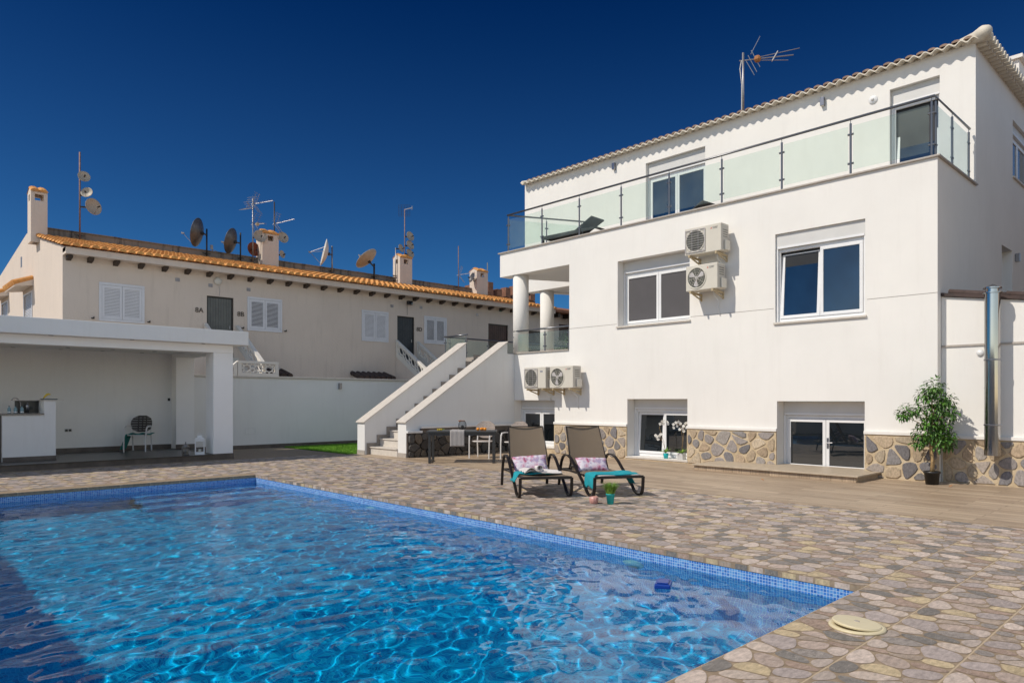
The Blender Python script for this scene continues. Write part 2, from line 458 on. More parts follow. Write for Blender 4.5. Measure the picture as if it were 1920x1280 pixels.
def grid_wall(mb, us, zs, solid, P, t0, t1):
    """wall from grid lines us (along), zs (up); solid(uc, zc) tells which cells are wall; P(u, t, z) -> point; t0 front, t1 back"""
    nu, nz = len(us) - 1, len(zs) - 1
    s = [[solid((us[i] + us[i + 1]) / 2, (zs[j] + zs[j + 1]) / 2) for j in range(nz)] for i in range(nu)]
    g = lambda i, j: 0 <= i < nu and 0 <= j < nz and s[i][j]
    for i in range(nu):
        for j in range(nz):
            if not s[i][j]: continue
            a, b, c, d = us[i], us[i + 1], zs[j], zs[j + 1]
            mb.add([P(a, t0, c), P(b, t0, c), P(b, t0, d), P(a, t0, d)], [(0, 1, 2, 3)])
            mb.add([P(a, t1, c), P(b, t1, c), P(b, t1, d), P(a, t1, d)], [(3, 2, 1, 0)])
            if not g(i - 1, j): mb.add([P(a, t0, c), P(a, t0, d), P(a, t1, d), P(a, t1, c)], [(0, 1, 2, 3)])
            if not g(i + 1, j): mb.add([P(b, t0, c), P(b, t1, c), P(b, t1, d), P(b, t0, d)], [(0, 1, 2, 3)])
            if not g(i, j - 1): mb.add([P(a, t0, c), P(a, t1, c), P(b, t1, c), P(b, t0, c)], [(0, 1, 2, 3)])
            if not g(i, j + 1): mb.add([P(a, t0, d), P(b, t0, d), P(b, t1, d), P(a, t1, d)], [(0, 1, 2, 3)])
    return mb
def holes(hs, cuts_u, cuts_z):
    us = sorted(set([round(u, 4) for u in cuts_u + [h[0] for h in hs] + [h[1] for h in hs]]))
    zs = sorted(set([round(z, 4) for z in cuts_z + [h[2] for h in hs] + [h[3] for h in hs]]))
    return us, zs, (lambda u, z: not any(h[0] < u < h[1] and h[2] < z < h[3] for h in hs))

# stone cells: Voronoi polygons clipped to a rectangle, shrunk by a gap, corners rounded
def cells(seeds, x0, x1, y0, y1, gap, rounds=2, asp=1.0, inset=None):
    out = []
    for i, (sx, sy) in enumerate(seeds):
        e = gap * .4 if inset is None else inset
        poly = [(x0 + e, y0 + e), (x1 - e, y0 + e), (x1 - e, y1 - e), (x0 + e, y1 - e)]
        for j, (tx, ty) in enumerate(seeds):
            if i == j: continue
            nx, ny = tx - sx, (ty - sy) * asp
            L = math.hypot(tx - sx, ty - sy)
            if L > 1.2 and len(seeds) > 40: continue
            nx, ny = tx - sx, ty - sy
            c = ((tx * tx + ty * ty) - (sx * sx + sy * sy)) / 2 / L - gap / 2
            nx /= L; ny /= L
            res = []
            for k in range(len(poly)):
                p, q = poly[k], poly[(k + 1) % len(poly)]
                dp = nx * p[0] + ny * p[1] - c; dq = nx * q[0] + ny * q[1] - c
                if dp <= 0: res.append(p)
                if (dp < 0 < dq) or (dq < 0 < dp):
                    t = dp / (dp - dq); res.append((p[0] + (q[0] - p[0]) * t, p[1] + (q[1] - p[1]) * t))
            poly = res
            if len(poly) < 3: break
        if len(poly) < 3: out.append(None); continue
        for _ in range(rounds):
            nw = []
            for k in range(len(poly)):
                p, q = poly[k], poly[(k + 1) % len(poly)]
                if math.hypot(p[0] - q[0], p[1] - q[1]) < .004: nw.append(p); continue
                nw += [(p[0] * .75 + q[0] * .25, p[1] * .75 + q[1] * .25), (p[0] * .25 + q[0] * .75, p[1] * .25 + q[1] * .75)]
            poly = nw
        out.append(poly)
    return out

# ------------------------------------------------------------------ world, sun, camera
SUN = Vector((.87, -.33, -1)).normalized()          # travel direction of the sunlight
sun_to = -SUN
elev = math.asin(sun_to.z)
w = bpy.data.worlds.new('World'); S.world = w; w.use_nodes = True
nt = w.node_tree; bg = nt.nodes['Background']
sky = N(nt, 'ShaderNodeTexSky'); sky.sky_type = 'NISHITA'; sky.sun_disc = False
sky.sun_elevation = elev; sky.sun_rotation = math.atan2(sun_to.x, sun_to.y)
sky.altitude = 800; sky.air_density = 1.0; sky.dust_density = .25; sky.ozone_density = 4.0
# clear dry air: the sky is deepest away from the sun, paler and hazier over the rest of the dome
geo = N(nt, 'ShaderNodeTexCoord')
def ndot(v):
    d = N(nt, 'ShaderNodeVectorMath'); d.operation = 'DOT_PRODUCT'; nt.links.new(geo.outputs['Generated'], d.inputs[0]); d.inputs[1].default_value = v
    return d.outputs['Value']
deep = N(nt, 'ShaderNodeMapRange'); deep.interpolation_type = 'SMOOTHSTEP'
nt.links.new(ndot(Vector((.25, .90, .35)).normalized()), deep.inputs['Value']); setin(deep, From_Min=-.22, From_Max=.34, To_Min=0.0, To_Max=1.0)
up = N(nt, 'ShaderNodeMapRange'); up.interpolation_type = 'LINEAR'
nt.links.new(ndot(Vector((0, 0, 1))), up.inputs['Value']); setin(up, From_Min=.10, From_Max=.50, To_Min=0.0, To_Max=1.0)
blue = mixc(nt, up.outputs[0], (.105, .285, .45), (.003, .085, .22))
tint = mixc(nt, deep.outputs[0], (1.80, 1.40, 1.08), blue)
nt.links.new(mixc(nt, 1.0, sky.outputs[0], tint, 'MULTIPLY'), bg.inputs[0])
bg.inputs[1].default_value = .15

L = bpy.data.lights.new('sun', 'SUN'); L.energy = 3.72; L.angle = math.radians(.53); L.color = (1, .925, .81)
lo = bpy.data.objects.new('sun', L); COL.objects.link(lo); lo.rotation_euler = SUN.to_track_quat('-Z', 'Y').to_euler()
L.cycles.is_caustics_light = True

cam = bpy.data.cameras.new('camera'); co = bpy.data.objects.new('camera', cam); COL.objects.link(co); S.camera = co
co.location = (0, 0, 1.5); co.rotation_euler = (PI / 2, 0, math.radians(-43.41)); cam.lens = 24.656; cam.sensor_width = 36
cam.shift_y = .0573; cam.clip_end = 2000; cam.clip_start = .05

vs_ = S.view_settings; vs_.view_transform = 'Standard'; vs_.look = 'None'; vs_.gamma = 1; vs_.exposure = 0
cy = S.cycles; cy.use_denoising = True; cy.max_bounces = 10; cy.diffuse_bounces = 5; cy.transmission_bounces = 8; cy.transparent_max_bounces = 12
cy.caustics_refractive = True; cy.sample_clamp_indirect = 6

# ------------------------------------------------------------------ pool, ground, decks
PX0, PX1, PY0, PY1 = -1.0, 5.95, 2.15, 13.8
WZ = -.15
g = MB()
for a in ((-400, -400, 400, PY0 - .3), (-400, PY1 + .3, 400, 600), (-400, PY0 - .3, PX0 - .3, PY1 + .3), (PX1 + .3, PY0 - .3, 400, PY1 + .3)):
    g.add([(a[0], a[1], -.06), (a[2], a[1], -.06), (a[2], a[3], -.06), (a[0], a[3], -.06)], [(0, 1, 2, 3)])
struct('ground', g, M['asphalt'])

# pebble tile deck: slab with a coping edge round the pool
DX1 = 10.02
g = MB()
for a in ((-2.4, -6, DX1, PY0), (-2.4, PY1, 10.02, 21.3), (-2.4, PY0, PX0, PY1), (PX1, PY0, DX1, PY1)):
    g.box(a[0], a[1], -.055, a[2], a[3], 0)
deck = struct('terrace_floor', g, M['tileground'])
PCOL = [(0.451, 0.358, 0.303), (0.55, 0.457, 0.396), (0.517, 0.413, 0.259), (0.204, 0.187, 0.171), (0.374, 0.297, 0.237), (0.363, 0.264, 0.209), (0.396, 0.336, 0.314), (0.407, 0.341, 0.297), (0.506, 0.418, 0.352), (0.275, 0.242, 0.22)]
TILES = []
tr = random.Random(5)
for k in range(3):
    seeds = []
    while len(seeds) < 10:
        p = (tr.random() * .5, tr.random() * .5)
        if all(math.hypot((p[0] - q[0]), (p[1] - q[1]) * 1.0) > .118 for q in seeds): seeds.append(p)
    cs = cells(seeds, 0, .5, 0, .5, .0085, 2, inset=.0065)
    cl = [PCOL[i % len(PCOL)] for i in range(10)]; tr.shuffle(cl)
    TILES.append([(p, c) for p, c in zip(cs, cl) if p])
g = MB()
def pebble_tile(x, y, clipx=None):
    t = TILES[rnd.choice((0, 0, 0, 1, 1, 2))]; rot = rnd.choice((0, 1))
    for p, c in t:
        q = [(.5 - a, .5 - b) for a, b in p] if rot else p
        j = rnd.uniform(.9, 1.1)
        g.c = tuple(min(1, v * j) for v in c)
        pts = [(x + a, y + b) for a, b in q]
        if clipx and max(a for a, b in pts) > clipx: continue
        g.add([(a, b, .0022) for a, b in pts], [tuple(range(len(pts)))])
nx0 = 5.95
for i in range(-14, 9):
    for j in range(-7, 39):
        x, y = nx0 + .5 * i, PY0 + .5 * j
        # not over the pool, only where the camera could look from nearby
        if x < PX1 - .01 and PY0 - .01 < y < PY1 - .45: continue
        if y + .5 > 17.4 and x > 9.1: continue
        if x < 5.9 and PY1 - .5 <= y < PY1 - .01: continue
        if y < 1.0 - 1.6 and x < 2: continue
        if x < -1.5: continue
        if y > 17.5: continue
        if x + .5 > DX1 + .02:
            pebble_tile(x, y, DX1); continue
        pebble_tile(x, y)
# coping face on the pool edge gets pebbles cut through
for j in range(26):
    y = PY0 + .12 + j * .45
    for k, c in ((0, 1), (.16, 2), (.30, 0)):
        g.c = PCOL[(c + j) % len(PCOL)]
        ln = .12; zz = -.052
        if y + k + ln > PY1: continue
        g.add([(PX1 - .002, y + k, zz), (PX1 - .002, y + k + ln, zz), (PX1 - .002, y + k + ln, -.004), (PX1 - .002, y + k, -.004)], [(0, 3, 2, 1)])
build('pebble_inlay', g, M['pebble'], deck)

# pool shell
g = MB(); D = -1.55
a, b, c, d = PX0, PX1, PY0, PY1
g.add([(a, c, D), (b, c, D), (b, d, D), (a, d, D)], [(0, 1, 2, 3)])
pf = MB(); pf.add([(a, c, D), (b, c, D), (b, d, D), (a, d, D)], [(0, 1, 2, 3)])
g = MB()
g.add([(a, c, D), (b, c, D), (b, d, D), (a, d, D), (a, c, -.058), (b, c, -.058), (b, d, -.058), (a, d, -.058)], [(0, 4, 5, 1), (1, 5, 6, 2), (2, 6, 7, 3), (3, 7, 4, 0)])
# corner steps at the far end, under water
for k in range(3):
    g.box(b - 2.3 + .0, d - .35 * (3 - k), D, b - .003, d - .003, -1.2 + k * .33)
pool = tag(build('swimming_pool', g, M['mosaic']), 'large rectangular pool lined with blue mosaic, set in the pebble terrace', 'swimming pool')
fl = build('pool_floor', pf, M['mosaicfloor'], pool)
for o in (pool, fl): o.cycles.is_caustics_receiver = True
for (y, z) in ((4.45, -.36), (9.5, -.36)):
    g = MB(); mt = Matrix.Rotation(-PI / 2, 3, 'Y')
    g.lathe([(0, .03), (.08, .03), (.085, .012), (.13, .012), (.14, 0)], (PX1 - .001, y, z), 28, mt)
    lt = build('pool_lamp', g, M['lampface'], pool, smooth=True); lt.cycles.is_caustics_receiver = True

# water surface: real ripples
nxw, nyw = 300, 500
Xg, Yg = np.meshgrid(np.linspace(PX0 - .02, PX1 + .02, nxw), np.linspace(PY0 - .02, PY1 + .02, nyw))
rg = np.random.RandomState(3); Zg = np.zeros_like(Xg)
amp = .55 + .45 * np.sin(Xg * .55 + 1.0) * np.sin(Yg * .42 + .5)
for i in range(90):
    lam = .13 * (1.5 / .13) ** rg.rand(); an = rg.normal(2.2, .9) if rg.rand() < .6 else rg.rand() * 2 * PI; k = 2 * PI / lam
    Zg += .00058 * (lam / .4) ** (.9 if lam < .5 else .45) * np.sin(k * (Xg * math.cos(an) + Yg * math.sin(an)) + rg.rand() * 7)
Zg = Zg * (.62 + .38 * amp)
Zg += WZ
V = np.stack([Xg, Yg, Zg], -1).reshape(-1, 3)
idx = np.arange(nxw * nyw).reshape(nyw, nxw)
F = np.stack([idx[:-1, :-1], idx[:-1, 1:], idx[1:, 1:], idx[1:, :-1]], -1).reshape(-1, 4)
g = MB(); g.v = [tuple(p) for p in V.tolist()]; g.f = [tuple(q) for q in F.tolist()]; g.fc = [None] * len(g.f)
water = struct('water', g, M['water'], smooth=True)
water.cycles.is_caustics_caster = True

# wood-look tile terrace along the house
g = MB(); g.box(DX1, -8, -.055, 14.9, 17.2, .004)
struct('house_terrace_floor', g, M['plank'])

# lawn
g = MB(); g.box(10.1, 17.2, -.05, 14.3, 21.3, -.004)
struct('lawn_base', g, M['soil'])
g = MB()
for i in range(26000):
    x, y = rnd.uniform(10.1, 14.2), rnd.uniform(17.25, 21.25); h = rnd.uniform(.03, .055); an = rnd.random() * PI; dx, dy = math.cos(an) * .008, math.sin(an) * .008
    lx, ly = rnd.uniform(-.015, .015), rnd.uniform(-.015, .015)
    g.add([(x - dx, y - dy, -.004), (x + dx, y + dy, -.004), (x + lx, y + ly, h)], [(0, 1, 2)])
tag(build('lawn_grass', g, M['lawn']), 'bright green artificial grass in front of the boundary wall', 'grass', kind='stuff')

# skimmer lid
t = thing('skimmer_lid', 'round cream plastic skimmer cover lying slightly open on the pebble tiles', 'lid', (4.84, 1.80, .003))
g = MB(); g.lathe([(.135, .0), (.175, .0), (.172, .012), (.15, .016), (.137, .010)], (0, 0, 0), 40); loc_part('ring', g, M['creamplastic'], t, smooth=True)
g = MB(); mt = Matrix.Rotation(math.radians(5), 3, Vector((1, .9, 0)))
g.lathe([(0, .032), (.05, .031), (.145, .028), (.152, .020), (.150, .012), (0, .012)], (.004, .004, .006), 40, mt); lid = loc_part('lid_plate', g, M['creamplastic'], t)
g = MB(); g.lathe([(0, .0345), (.016, .0345), (.018, .030)], (.004, .004, .006), 16, mt); loc_part('lid_knob', g, M['trim'], t)
# floating dispenser
t = thing('floating_sponge', 'dark blue plastic block floating on the water near the right pool edge', 'pool float', (5.27, 3.61, WZ + .0), .5)
g = MB(); g.prism([(-.10, -.07), (.10, -.07), (.10, .07), (-.10, .07)], 'z', -.02, .035); loc_part('body', g, M['floatblue'], t, bevel=.012)
g = MB(); g.box(-.08, -.05, .036, .08, .05, .046); loc_part('top_plate', g, M['floatblue'], t, bevel=.004)

# ------------------------------------------------------------------ windows
def window(parent, plane, u0, u1, z0, z1, depth, box_h=.22, leaves=2, pane='pane', tilt=False, axis='x', fr=.07, sill=True, name='window', mull=None, solid_bottom=0, guide=.03, left_tilt=0.0):
    """window set `depth` behind `plane`; u runs along the wall. axis 'x': wall faces -X, axis 'y': wall faces -Y"""
    d = plane + depth
    def bx(mb, a, b, t0, t1, c, e):
        if axis == 'x': mb.box(t0, a, c, t1, b, e)
        else: mb.box(a, t0, c, b, t1, e)
    top = z1 - box_h
    g = MB()
    e = .004
    bx(g, u0 + e, u1 - e, d, d + .06, z0 + e, z0 + fr); bx(g, u0 + e, u1 - e, d, d + .06, top - fr, top)
    bx(g, u0 + e, u0 + fr, d, d + .06, z0 + fr, top - fr); bx(g, u1 - fr, u1 - e, d, d + .06, z0 + fr, top - fr)
    win = build(name, g, M['pvc'], parent, bevel=.006)
    cuts = [u0 + fr + (u1 - u0 - 2 * fr) * i / leaves for i in range(leaves + 1)]
    for i in range(leaves):
        g = MB(); a, b = cuts[i] + .004, cuts[i + 1] - .004; s = .065; zz0, zz1 = z0 + fr + .004, top - fr - .004
        dd = d - .018
        bx(g, a, b, dd, dd + .055, zz0, zz0 + s + solid_bottom); bx(g, a, b, dd, dd + .055, zz1 - s, zz1)
        bx(g, a, a + s, dd, dd + .055, zz0 + s + solid_bottom, zz1 - s); bx(g, b - s, b, dd, dd + .055, zz0 + s + solid_bottom, zz1 - s)
        sash = build('sash', g, M['pvc'], win, bevel=.005)
        g = MB(); bx(g, a + s, b - s, dd + .02, dd + .034, zz0 + s + solid_bottom, zz1 - s)
        pn = build('pane', g, M[pane], win)
        if tilt and ((axis == 'x' and i == leaves - 1) or (axis == 'y' and i == 0)):      # tilted inwards at the top
            for o in (sash, pn):
                z_ = zz0; oo = OFF.get(o.name, Vector((0, 0, 0)))
                piv = Vector((dd + .03, 0, z_)) if axis == 'x' else Vector((0, dd + .03, z_))
                for v in o.data.vertices:
                    h = (v.co.z + oo.z) - z_
                    if axis == 'x': v.co.x += h * .075
                    else: v.co.y += h * .075
    if box_h > 0:
        g = MB(); bx(g, u0 + e, u1 - e, d - .05, d + .08, top + .002, z1 - e); build('shutter_box', g, M['box'], win, bevel=.004)
        g = MB(); bx(g, u0 + .03, u1 - .03, d - .062, d - .050, top + .006, top + .05); build('shutter_slat', g, M['pvc'], win)
        g = MB(); bx(g, u0 + .006, u0 + .04, d - .05, d - .002, z0 + .01, top); bx(g, u1 - .04, u1 - .006, d - .05, d - .002, z0 + .01, top)
        build('shutter_guide', g, M['pvc'], win)
    # dark room behind so that nothing shines through
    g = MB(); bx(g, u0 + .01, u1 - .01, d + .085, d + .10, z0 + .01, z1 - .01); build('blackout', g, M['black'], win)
    if sill:
        g = MB(); bx(g, u0 - .03, u1 + .03, plane - .045, d - .02, z0 - .045, z0 - .002); build('sill', g, M['marble'], win, bevel=.006)
    return win

# ------------------------------------------------------------------ the white villa
villa = thing('white_villa', 'three storey white rendered villa with balcony, stone plinth and tiled roof', 'house', (14.4, 9.6, 0))
XF, XU, YR, ZS = 14.4, 16.95, 3.95, 5.93
H = dict(small=(13.48, 15.12, .18, 1.50), low=(9.19, 10.95, .08, 1.53), french=(5.21, 6.99, .004, 1.48),
         mid=(9.13, 11.26, 3.40, 5.07), big=(5.20, 7.03, 3.16, 5.04))
hs = list(H.values())
us, zs, sol = holes(hs, [YR, 12.93, 15.4, 15.75], [0, 2.87, 5.23, ZS])
def solid(u, z):
    if u > 12.93 and 2.87 < z < 5.23: return False
    if u > 15.4 and z < 5.23: return False
    return sol(u, z)
PXf = lambda u, t, z: (t, u, z)
g = grid_wall(MB(), us, zs, solid, PXf, XF, XF + .42)
wall = build('wall', g, M['white'], villa)
hu = [(10.26, 12.22, 5.97, 8.42), (4.61, 5.60, 5.97, 8.45)]
us, zs, sol = holes(hu, [YR, YR + .36, 17.27], [5.2, ZS, 8.90])
g = grid_wall(MB(), us, zs, lambda u, z: sol(u, z) and not (u < YR + .36 and z < ZS), PXf, XU, XU + .4)
build('upper_wall', g, M['white'], villa)
# gable side wall facing -Y
PYf = lambda u, t, z: (u, t, z)
hg = [(20.2, 22.2, 6.85, 8.2), (19.13, 20.16, 3.4, 5.05)]
us, zs, sol = holes(hg, [XF + .42, XU + .4, 32], [0, ZS, 8.90])
g = grid_wall(MB(), us, zs, lambda u, z: sol(u, z) and not (u < XU + .4 and z > ZS), PYf, YR, YR + .35)
build('side_wall', g, M['white'], villa)
# slanting end wall over the porch, upper floor slab, balcony slab, porch wall
dx, dy = 6.0, -2.7
g = MB(); g.prism([(XU + .4, 17.27 - .18), (XU + dx, 17.27 + dy), (XU + dx - .12, 17.27 + dy - .28), (XU + .4, 16.77)], 'z', 5.205, 8.90)
build('end_wall', g, M['white'], villa)
g = MB(); g.prism([(XU + .41, 17.0), (XU + dx, 14.5), (XU + dx, 12.96), (XU + .41, 12.96)], 'z', 5.25, 5.5)
build('upper_floor_slab', g, M['white2'], villa)
g = MB(); g.prism([(XF + .42, YR + .35), (XU - .002, YR + .35), (XU - .002, 14.72), (XF + .42, 15.73)], 'z', 5.24, ZS - .004)
build('balcony_slab', g, M['white2'], villa)
g = MB(); g.box(XF + .43, 12.66, .1, 23, 12.93, 5.23); build('porch_wall', g, M['white2'], villa)
g = MB(); g.prism([(14.4, 15.41), (14.4, 18.6), (24, 18.6), (24, 15.41)], 'z', 2.72, 2.87)
g.box(14.83, 12.95, 2.72, 24, 15.40, 2.868)
build('porch_floor', g, M['trim'], villa)
g = MB(); g.box(14.45, 17.25, 0, 14.7, 18.6, 2.715); g.box(14.45, 15.41, 0, 14.7, 17.2, 2.715); build('terrace_support_wall', g, M['white2'], villa)
# slab edge trims
g = MB()
g.box(XF - .05, YR - .05, ZS, XF + .22, 15.80, ZS + .035); g.box(XF + .22, YR - .05, ZS, XU - .002, YR + .2, ZS + .035)
g.box(XF - .04, 12.95, 2.872, XF + .2, 15.45, 2.905)
build('slab_trim', g, M['trim'], villa, bevel=.006)
g = MB(); g.prism([(XF + .22, YR + .2), (XU - .002, YR + .2), (XU - .002, 14.7), (XF + .22, 15.7)], 'z', ZS + .001, ZS + .02)
build('balcony_floor', g, M['trim'], villa)
# fine shadow joints
g = MB()
for a, b in ((YR, 5.17), (7.06, 9.10), (11.29, 12.93)): g.box(XF - .003, a, 3.457, XF + .01, b, 3.465)
build('joint_strip', g, M['stepgrey'], villa)
# stone plinth
def stone_field(seed, u0, u1, z0, z1, n, gap, P, cols, t=.022, rounds=1):
    r = random.Random(seed); seeds = []; tries = 0
    mind = math.sqrt((u1 - u0) * (z1 - z0) / n) * .72
    while len(seeds) < n and tries < 6000:
        tries += 1; p = (r.uniform(u0, u1), r.uniform(z0, z1))
        if all(math.hypot(p[0] - q[0], p[1] - q[1]) > mind for q in seeds): seeds.append(p)
    g = MB()
    for poly in cells(seeds, u0, u1, z0, z1, gap, rounds):
        if not poly: continue
        j = gap * r.uniform(-.1, .5); cx = sum(p[0] for p in poly) / len(poly); cz = sum(p[1] for p in poly) / len(poly)
        poly = [(cx + (p[0] - cx) * (1 - j * 1.2) + r.uniform(-1, 1) * .006, cz + (p[1] - cz) * (1 - j * 1.2) + r.uniform(-1, 1) * .006) for p in poly]
        k = len(poly); c = r.choice(cols); q = r.uniform(.85, 1.15); g.c = tuple(x * q for x in c); h = t * r.uniform(.6, 1.2)
        inner = [(cx + (p[0] - cx) * .9, cz + (p[1] - cz) * .9) for p in poly]
        vs = [P(p[0], 0, p[1]) for p in poly] + [P(p[0], h, p[1]) for p in inner]
        g.add(vs, [tuple(range(k, 2 * k))] + [(i, (i + 1) % k, k + (i + 1) % k, k + i) for i in range(k)])
    return g
FC = [(.36, .31, .27), (.22, .205, .20), (.42, .33, .23), (.31, .28, .255), (.18, .17, .175), (.45, .37, .27), (.38, .29, .20), (.28, .25, .235)]
def mat_ochre():
    m, nt, b = new_mat('ochre_mortar')
    v = coords(nt); n = noise(nt, v, 5, 6, .65)
    nt.links.new(ramp(nt, n.outputs[0], [(.3, (.40, .30, .185)), (.5, (.53, .42, .275)), (.72, (.60, .50, .36))]), b.inputs['Base Color'])
    setin(b, Roughness=.9); bump(nt, b, noise(nt, v, 35, 6).outputs[0], .5, .01)
    return m
M['ochre'] = mat_ochre()
for k, (a, b, z1) in enumerate(((YR - .03, 5.205, .84), (6.995, 9.185, .83), (10.955, 13.475, .83))):
    g = MB(); g.box(XF - .03, a, 0, XF - .003, b, z1); base = build('stone_plinth', g, M['ochre'], villa)
    g = stone_field(20 + k, a + .02, b - .02, .01, z1 - .01, int((b - a) * 14), .036, lambda u, t, z: (XF - .031 - t, u, z), FC)
    build('facing_stone', g, M['facing'], base)
    g = MB(); g.box(XF - .055, a - .01, z1 + .001, XF - .002, b + .01, z1 + .065); build('plinth_cap', g, M['white'], base, bevel=.008)
for a, b, z1 in ((9.19, 10.95, .033), (13.48, 15.12, .13)):
    g = MB(); g.box(XF - .03, a, 0, XF - .003, b, z1); base = build('stone_plinth', g, M['ochre'], villa)
# windows
window(villa, XF, *H['big'], .10, .32, tilt=True)
window(villa, XF, *H['mid'], .30, .30, pane='screen')
window(villa, XF, *H['low'], .34, .26, pane='pane_dark', tilt=True)
window(villa, XF, *H['small'], .34, .26, pane='pane_dark')
fd = window(villa, XF, *H['french'], .36, .30, pane='pane_dark', name='french_door', sill=False)
g = MB(); mid = (5.21 + 6.99) / 2
g.tube([(XF + .325, mid - .04, .62), (XF + .27, mid - .04, .62), (XF + .27, mid - .16, .625)], .009); g.box(XF + .335, mid - .06, .5, XF + .341, mid - .02, .72)
build('handle', g, M['steel'], fd)
w1 = window(villa, XU, 10.26, 12.22, 5.97, 8.42, .16, .42, name='balcony_door', sill=False)
w2 = window(villa, XU, 4.61, 5.60, 5.97, 8.45, .16, .36, leaves=1, name='balcony_door', sill=False, tilt=True)
window(villa, YR, 20.2, 22.2, 6.85, 8.2, .12, .25, axis='y')
window(villa, YR, 19.13, 20.16, 3.4, 5.05, .2, .0, axis='y', leaves=1, sill=False)
# door step slab in front of the french door
g = MB(); g.box(13.27, 4.95, .004, XF - .036, 8.3, .10); stp = build('door_step', g, M['plank'], villa)
g = MB(); g.box(13.22, 4.90, .1005, XF - .036, 8.33, .13); g.box(XF - .035, 5.215, .1005, XF + .33, 6.985, .13); build('step_tread', g, M['steptread'], stp, bevel=.006)
# columns
for nm, (x, y), zt in (('column', (14.67, 15.12), 5.235), ('column', (17.25, 16.50), 5.20)):
    g = MB(); g.lathe([(.235, 2.872 if x < 15 else 2.872), (.235, zt)], (x, y, 0), 40); build(nm, g, M['column'], villa, smooth=True)
# porch rail
def railing(parent, pts, posts, z0, zr, name='balcony_railing', panel=(.12, .14), r=.026, rail_mat='rail', clamps=True, over=.0):
    """glass railing along polyline pts (x, y); posts: list of (segment, fraction)"""
    g = MB(); g.tube([(x, y, zr) for x, y in pts], r, 12)
    rl = build(name, g, M[rail_mat], parent, smooth=True)
    P = []
    for s, f in posts:
        a, b = pts[s], pts[s + 1]; P.append((a[0] + (b[0] - a[0]) * f, a[1] + (b[1] - a[1]) * f, s))
    for x, y, s in P:
        a, b = Vector(pts[s]), Vector(pts[s + 1]); d = (b - a).normalized()
        g = MB(); g.tube([(x, y, z0), (x, y, zr - .09)], .022, 12); g.tube([(x, y, zr - .09), (x, y, zr)], .007, 6)
        if clamps:
            for zc in (z0 + (zr - z0) * .22, z0 + (zr - z0) * .73):
                g.tube([(x - d.x * .055, y - d.y * .055, zc), (x + d.x * .055, y + d.y * .055, zc)], .021, 8)
        build('post', g, M['rail'], rl, smooth=False)
    for i in range(len(P) - 1):
        if P[i][2] != P[i + 1][2]: continue
        a, b = Vector(P[i][:2]), Vector(P[i + 1][:2]); d = (b - a).normalized(); a = a + d * .045; b = b - d * .045
        nrm = Vector((-d.y, d.x)) * .005
        g = MB(); g.prism([tuple(a - nrm), tuple(b - nrm), tuple(b + nrm), tuple(a + nrm)], 'z', z0 + panel[0], zr - panel[1])
        build('glass_panel', g, M['clear'], rl)
    return rl
ys = [4.08, 5.52, 6.94, 8.36, 9.78, 11.24, 12.67, 14.09, 15.5]
pts = [(XU - .12, 4.03), (14.52, 4.03), (14.52, 15.55), (XU - .15, 14.45)]
posts = [(0, .03), (0, .53), (0, .975)] + [(1, (y - 4.03) / (15.55 - 4.03)) for y in ys] + [(2, .01), (2, .5), (2, .96)]
railing(villa, pts, posts, ZS + .035, 7.10)
railing(villa, [(14.46, 15.2), (14.46, 12.95)], [(0, .02), (0, .57), (0, .98)], 2.905, 3.55, name='porch_railing', panel=(.05, .1))
railing(villa, [(14.40, 17.3), (14.40, 18.5), (22.5, 18.5)], [(0, .05), (0, .95), (1, .03), (1, .24), (1, .48), (1, .75), (1, .98)], 2.87, 3.60, name='landing_railing', panel=(.05, .06))
# roof
def roof_sheet(x0, x1, y0, y1, z0, z1, per, amp, along='y', n=None, thick=.02):
    """corrugated sheet rising from (x0, z0) to (x1, z1); waves repeat along y (or rising in y when along='x')"""
    g = MB()
    L0, L1 = (y0, y1) if along == 'y' else (x0, x1)
    steps = int(abs(L1 - L0) / per * 8); rows = 2
    def P(s, t, dz):
        if along == 'y': return (x0 + (x1 - x0) * t, s, z0 + (z1 - z0) * t + dz)
        return (s, y0 + (y1 - y0) * t, z0 + (z1 - z0) * t + dz)
    prof = []
    for i in range(steps + 1):
        s = L0 + (L1 - L0) * i / steps; prof.append((s, amp * math.cos(2 * PI * (s - L0) / per)))
    for k in range(steps):
        (s, h), (s2, h2) = prof[k], prof[k + 1]
        g.add([P(s, 0, h), P(s2, 0, h2), P(s2, 1, h2), P(s, 1, h), P(s, 0, h - thick), P(s2, 0, h2 - thick), P(s2, 1, h2 - thick), P(s, 1, h - thick)],
              [(0, 1, 2, 3), (7, 6, 5, 4), (0, 4, 5, 1)])
    return g
g = MB(); g.box(16.97, 3.97, 8.902, 17.4, 17.24, 8.94); g.box(17.4, 3.97, 8.902, 32, 4.35, 8.94)
roof = build('roof', g, M['mortar'], villa)
per = .222
g = roof_sheet(16.72, 17.1, 3.72, 17.26, 8.915, 8.97, per, .034, thick=.026); build('eave_edge', g, M['mortar'], roof)
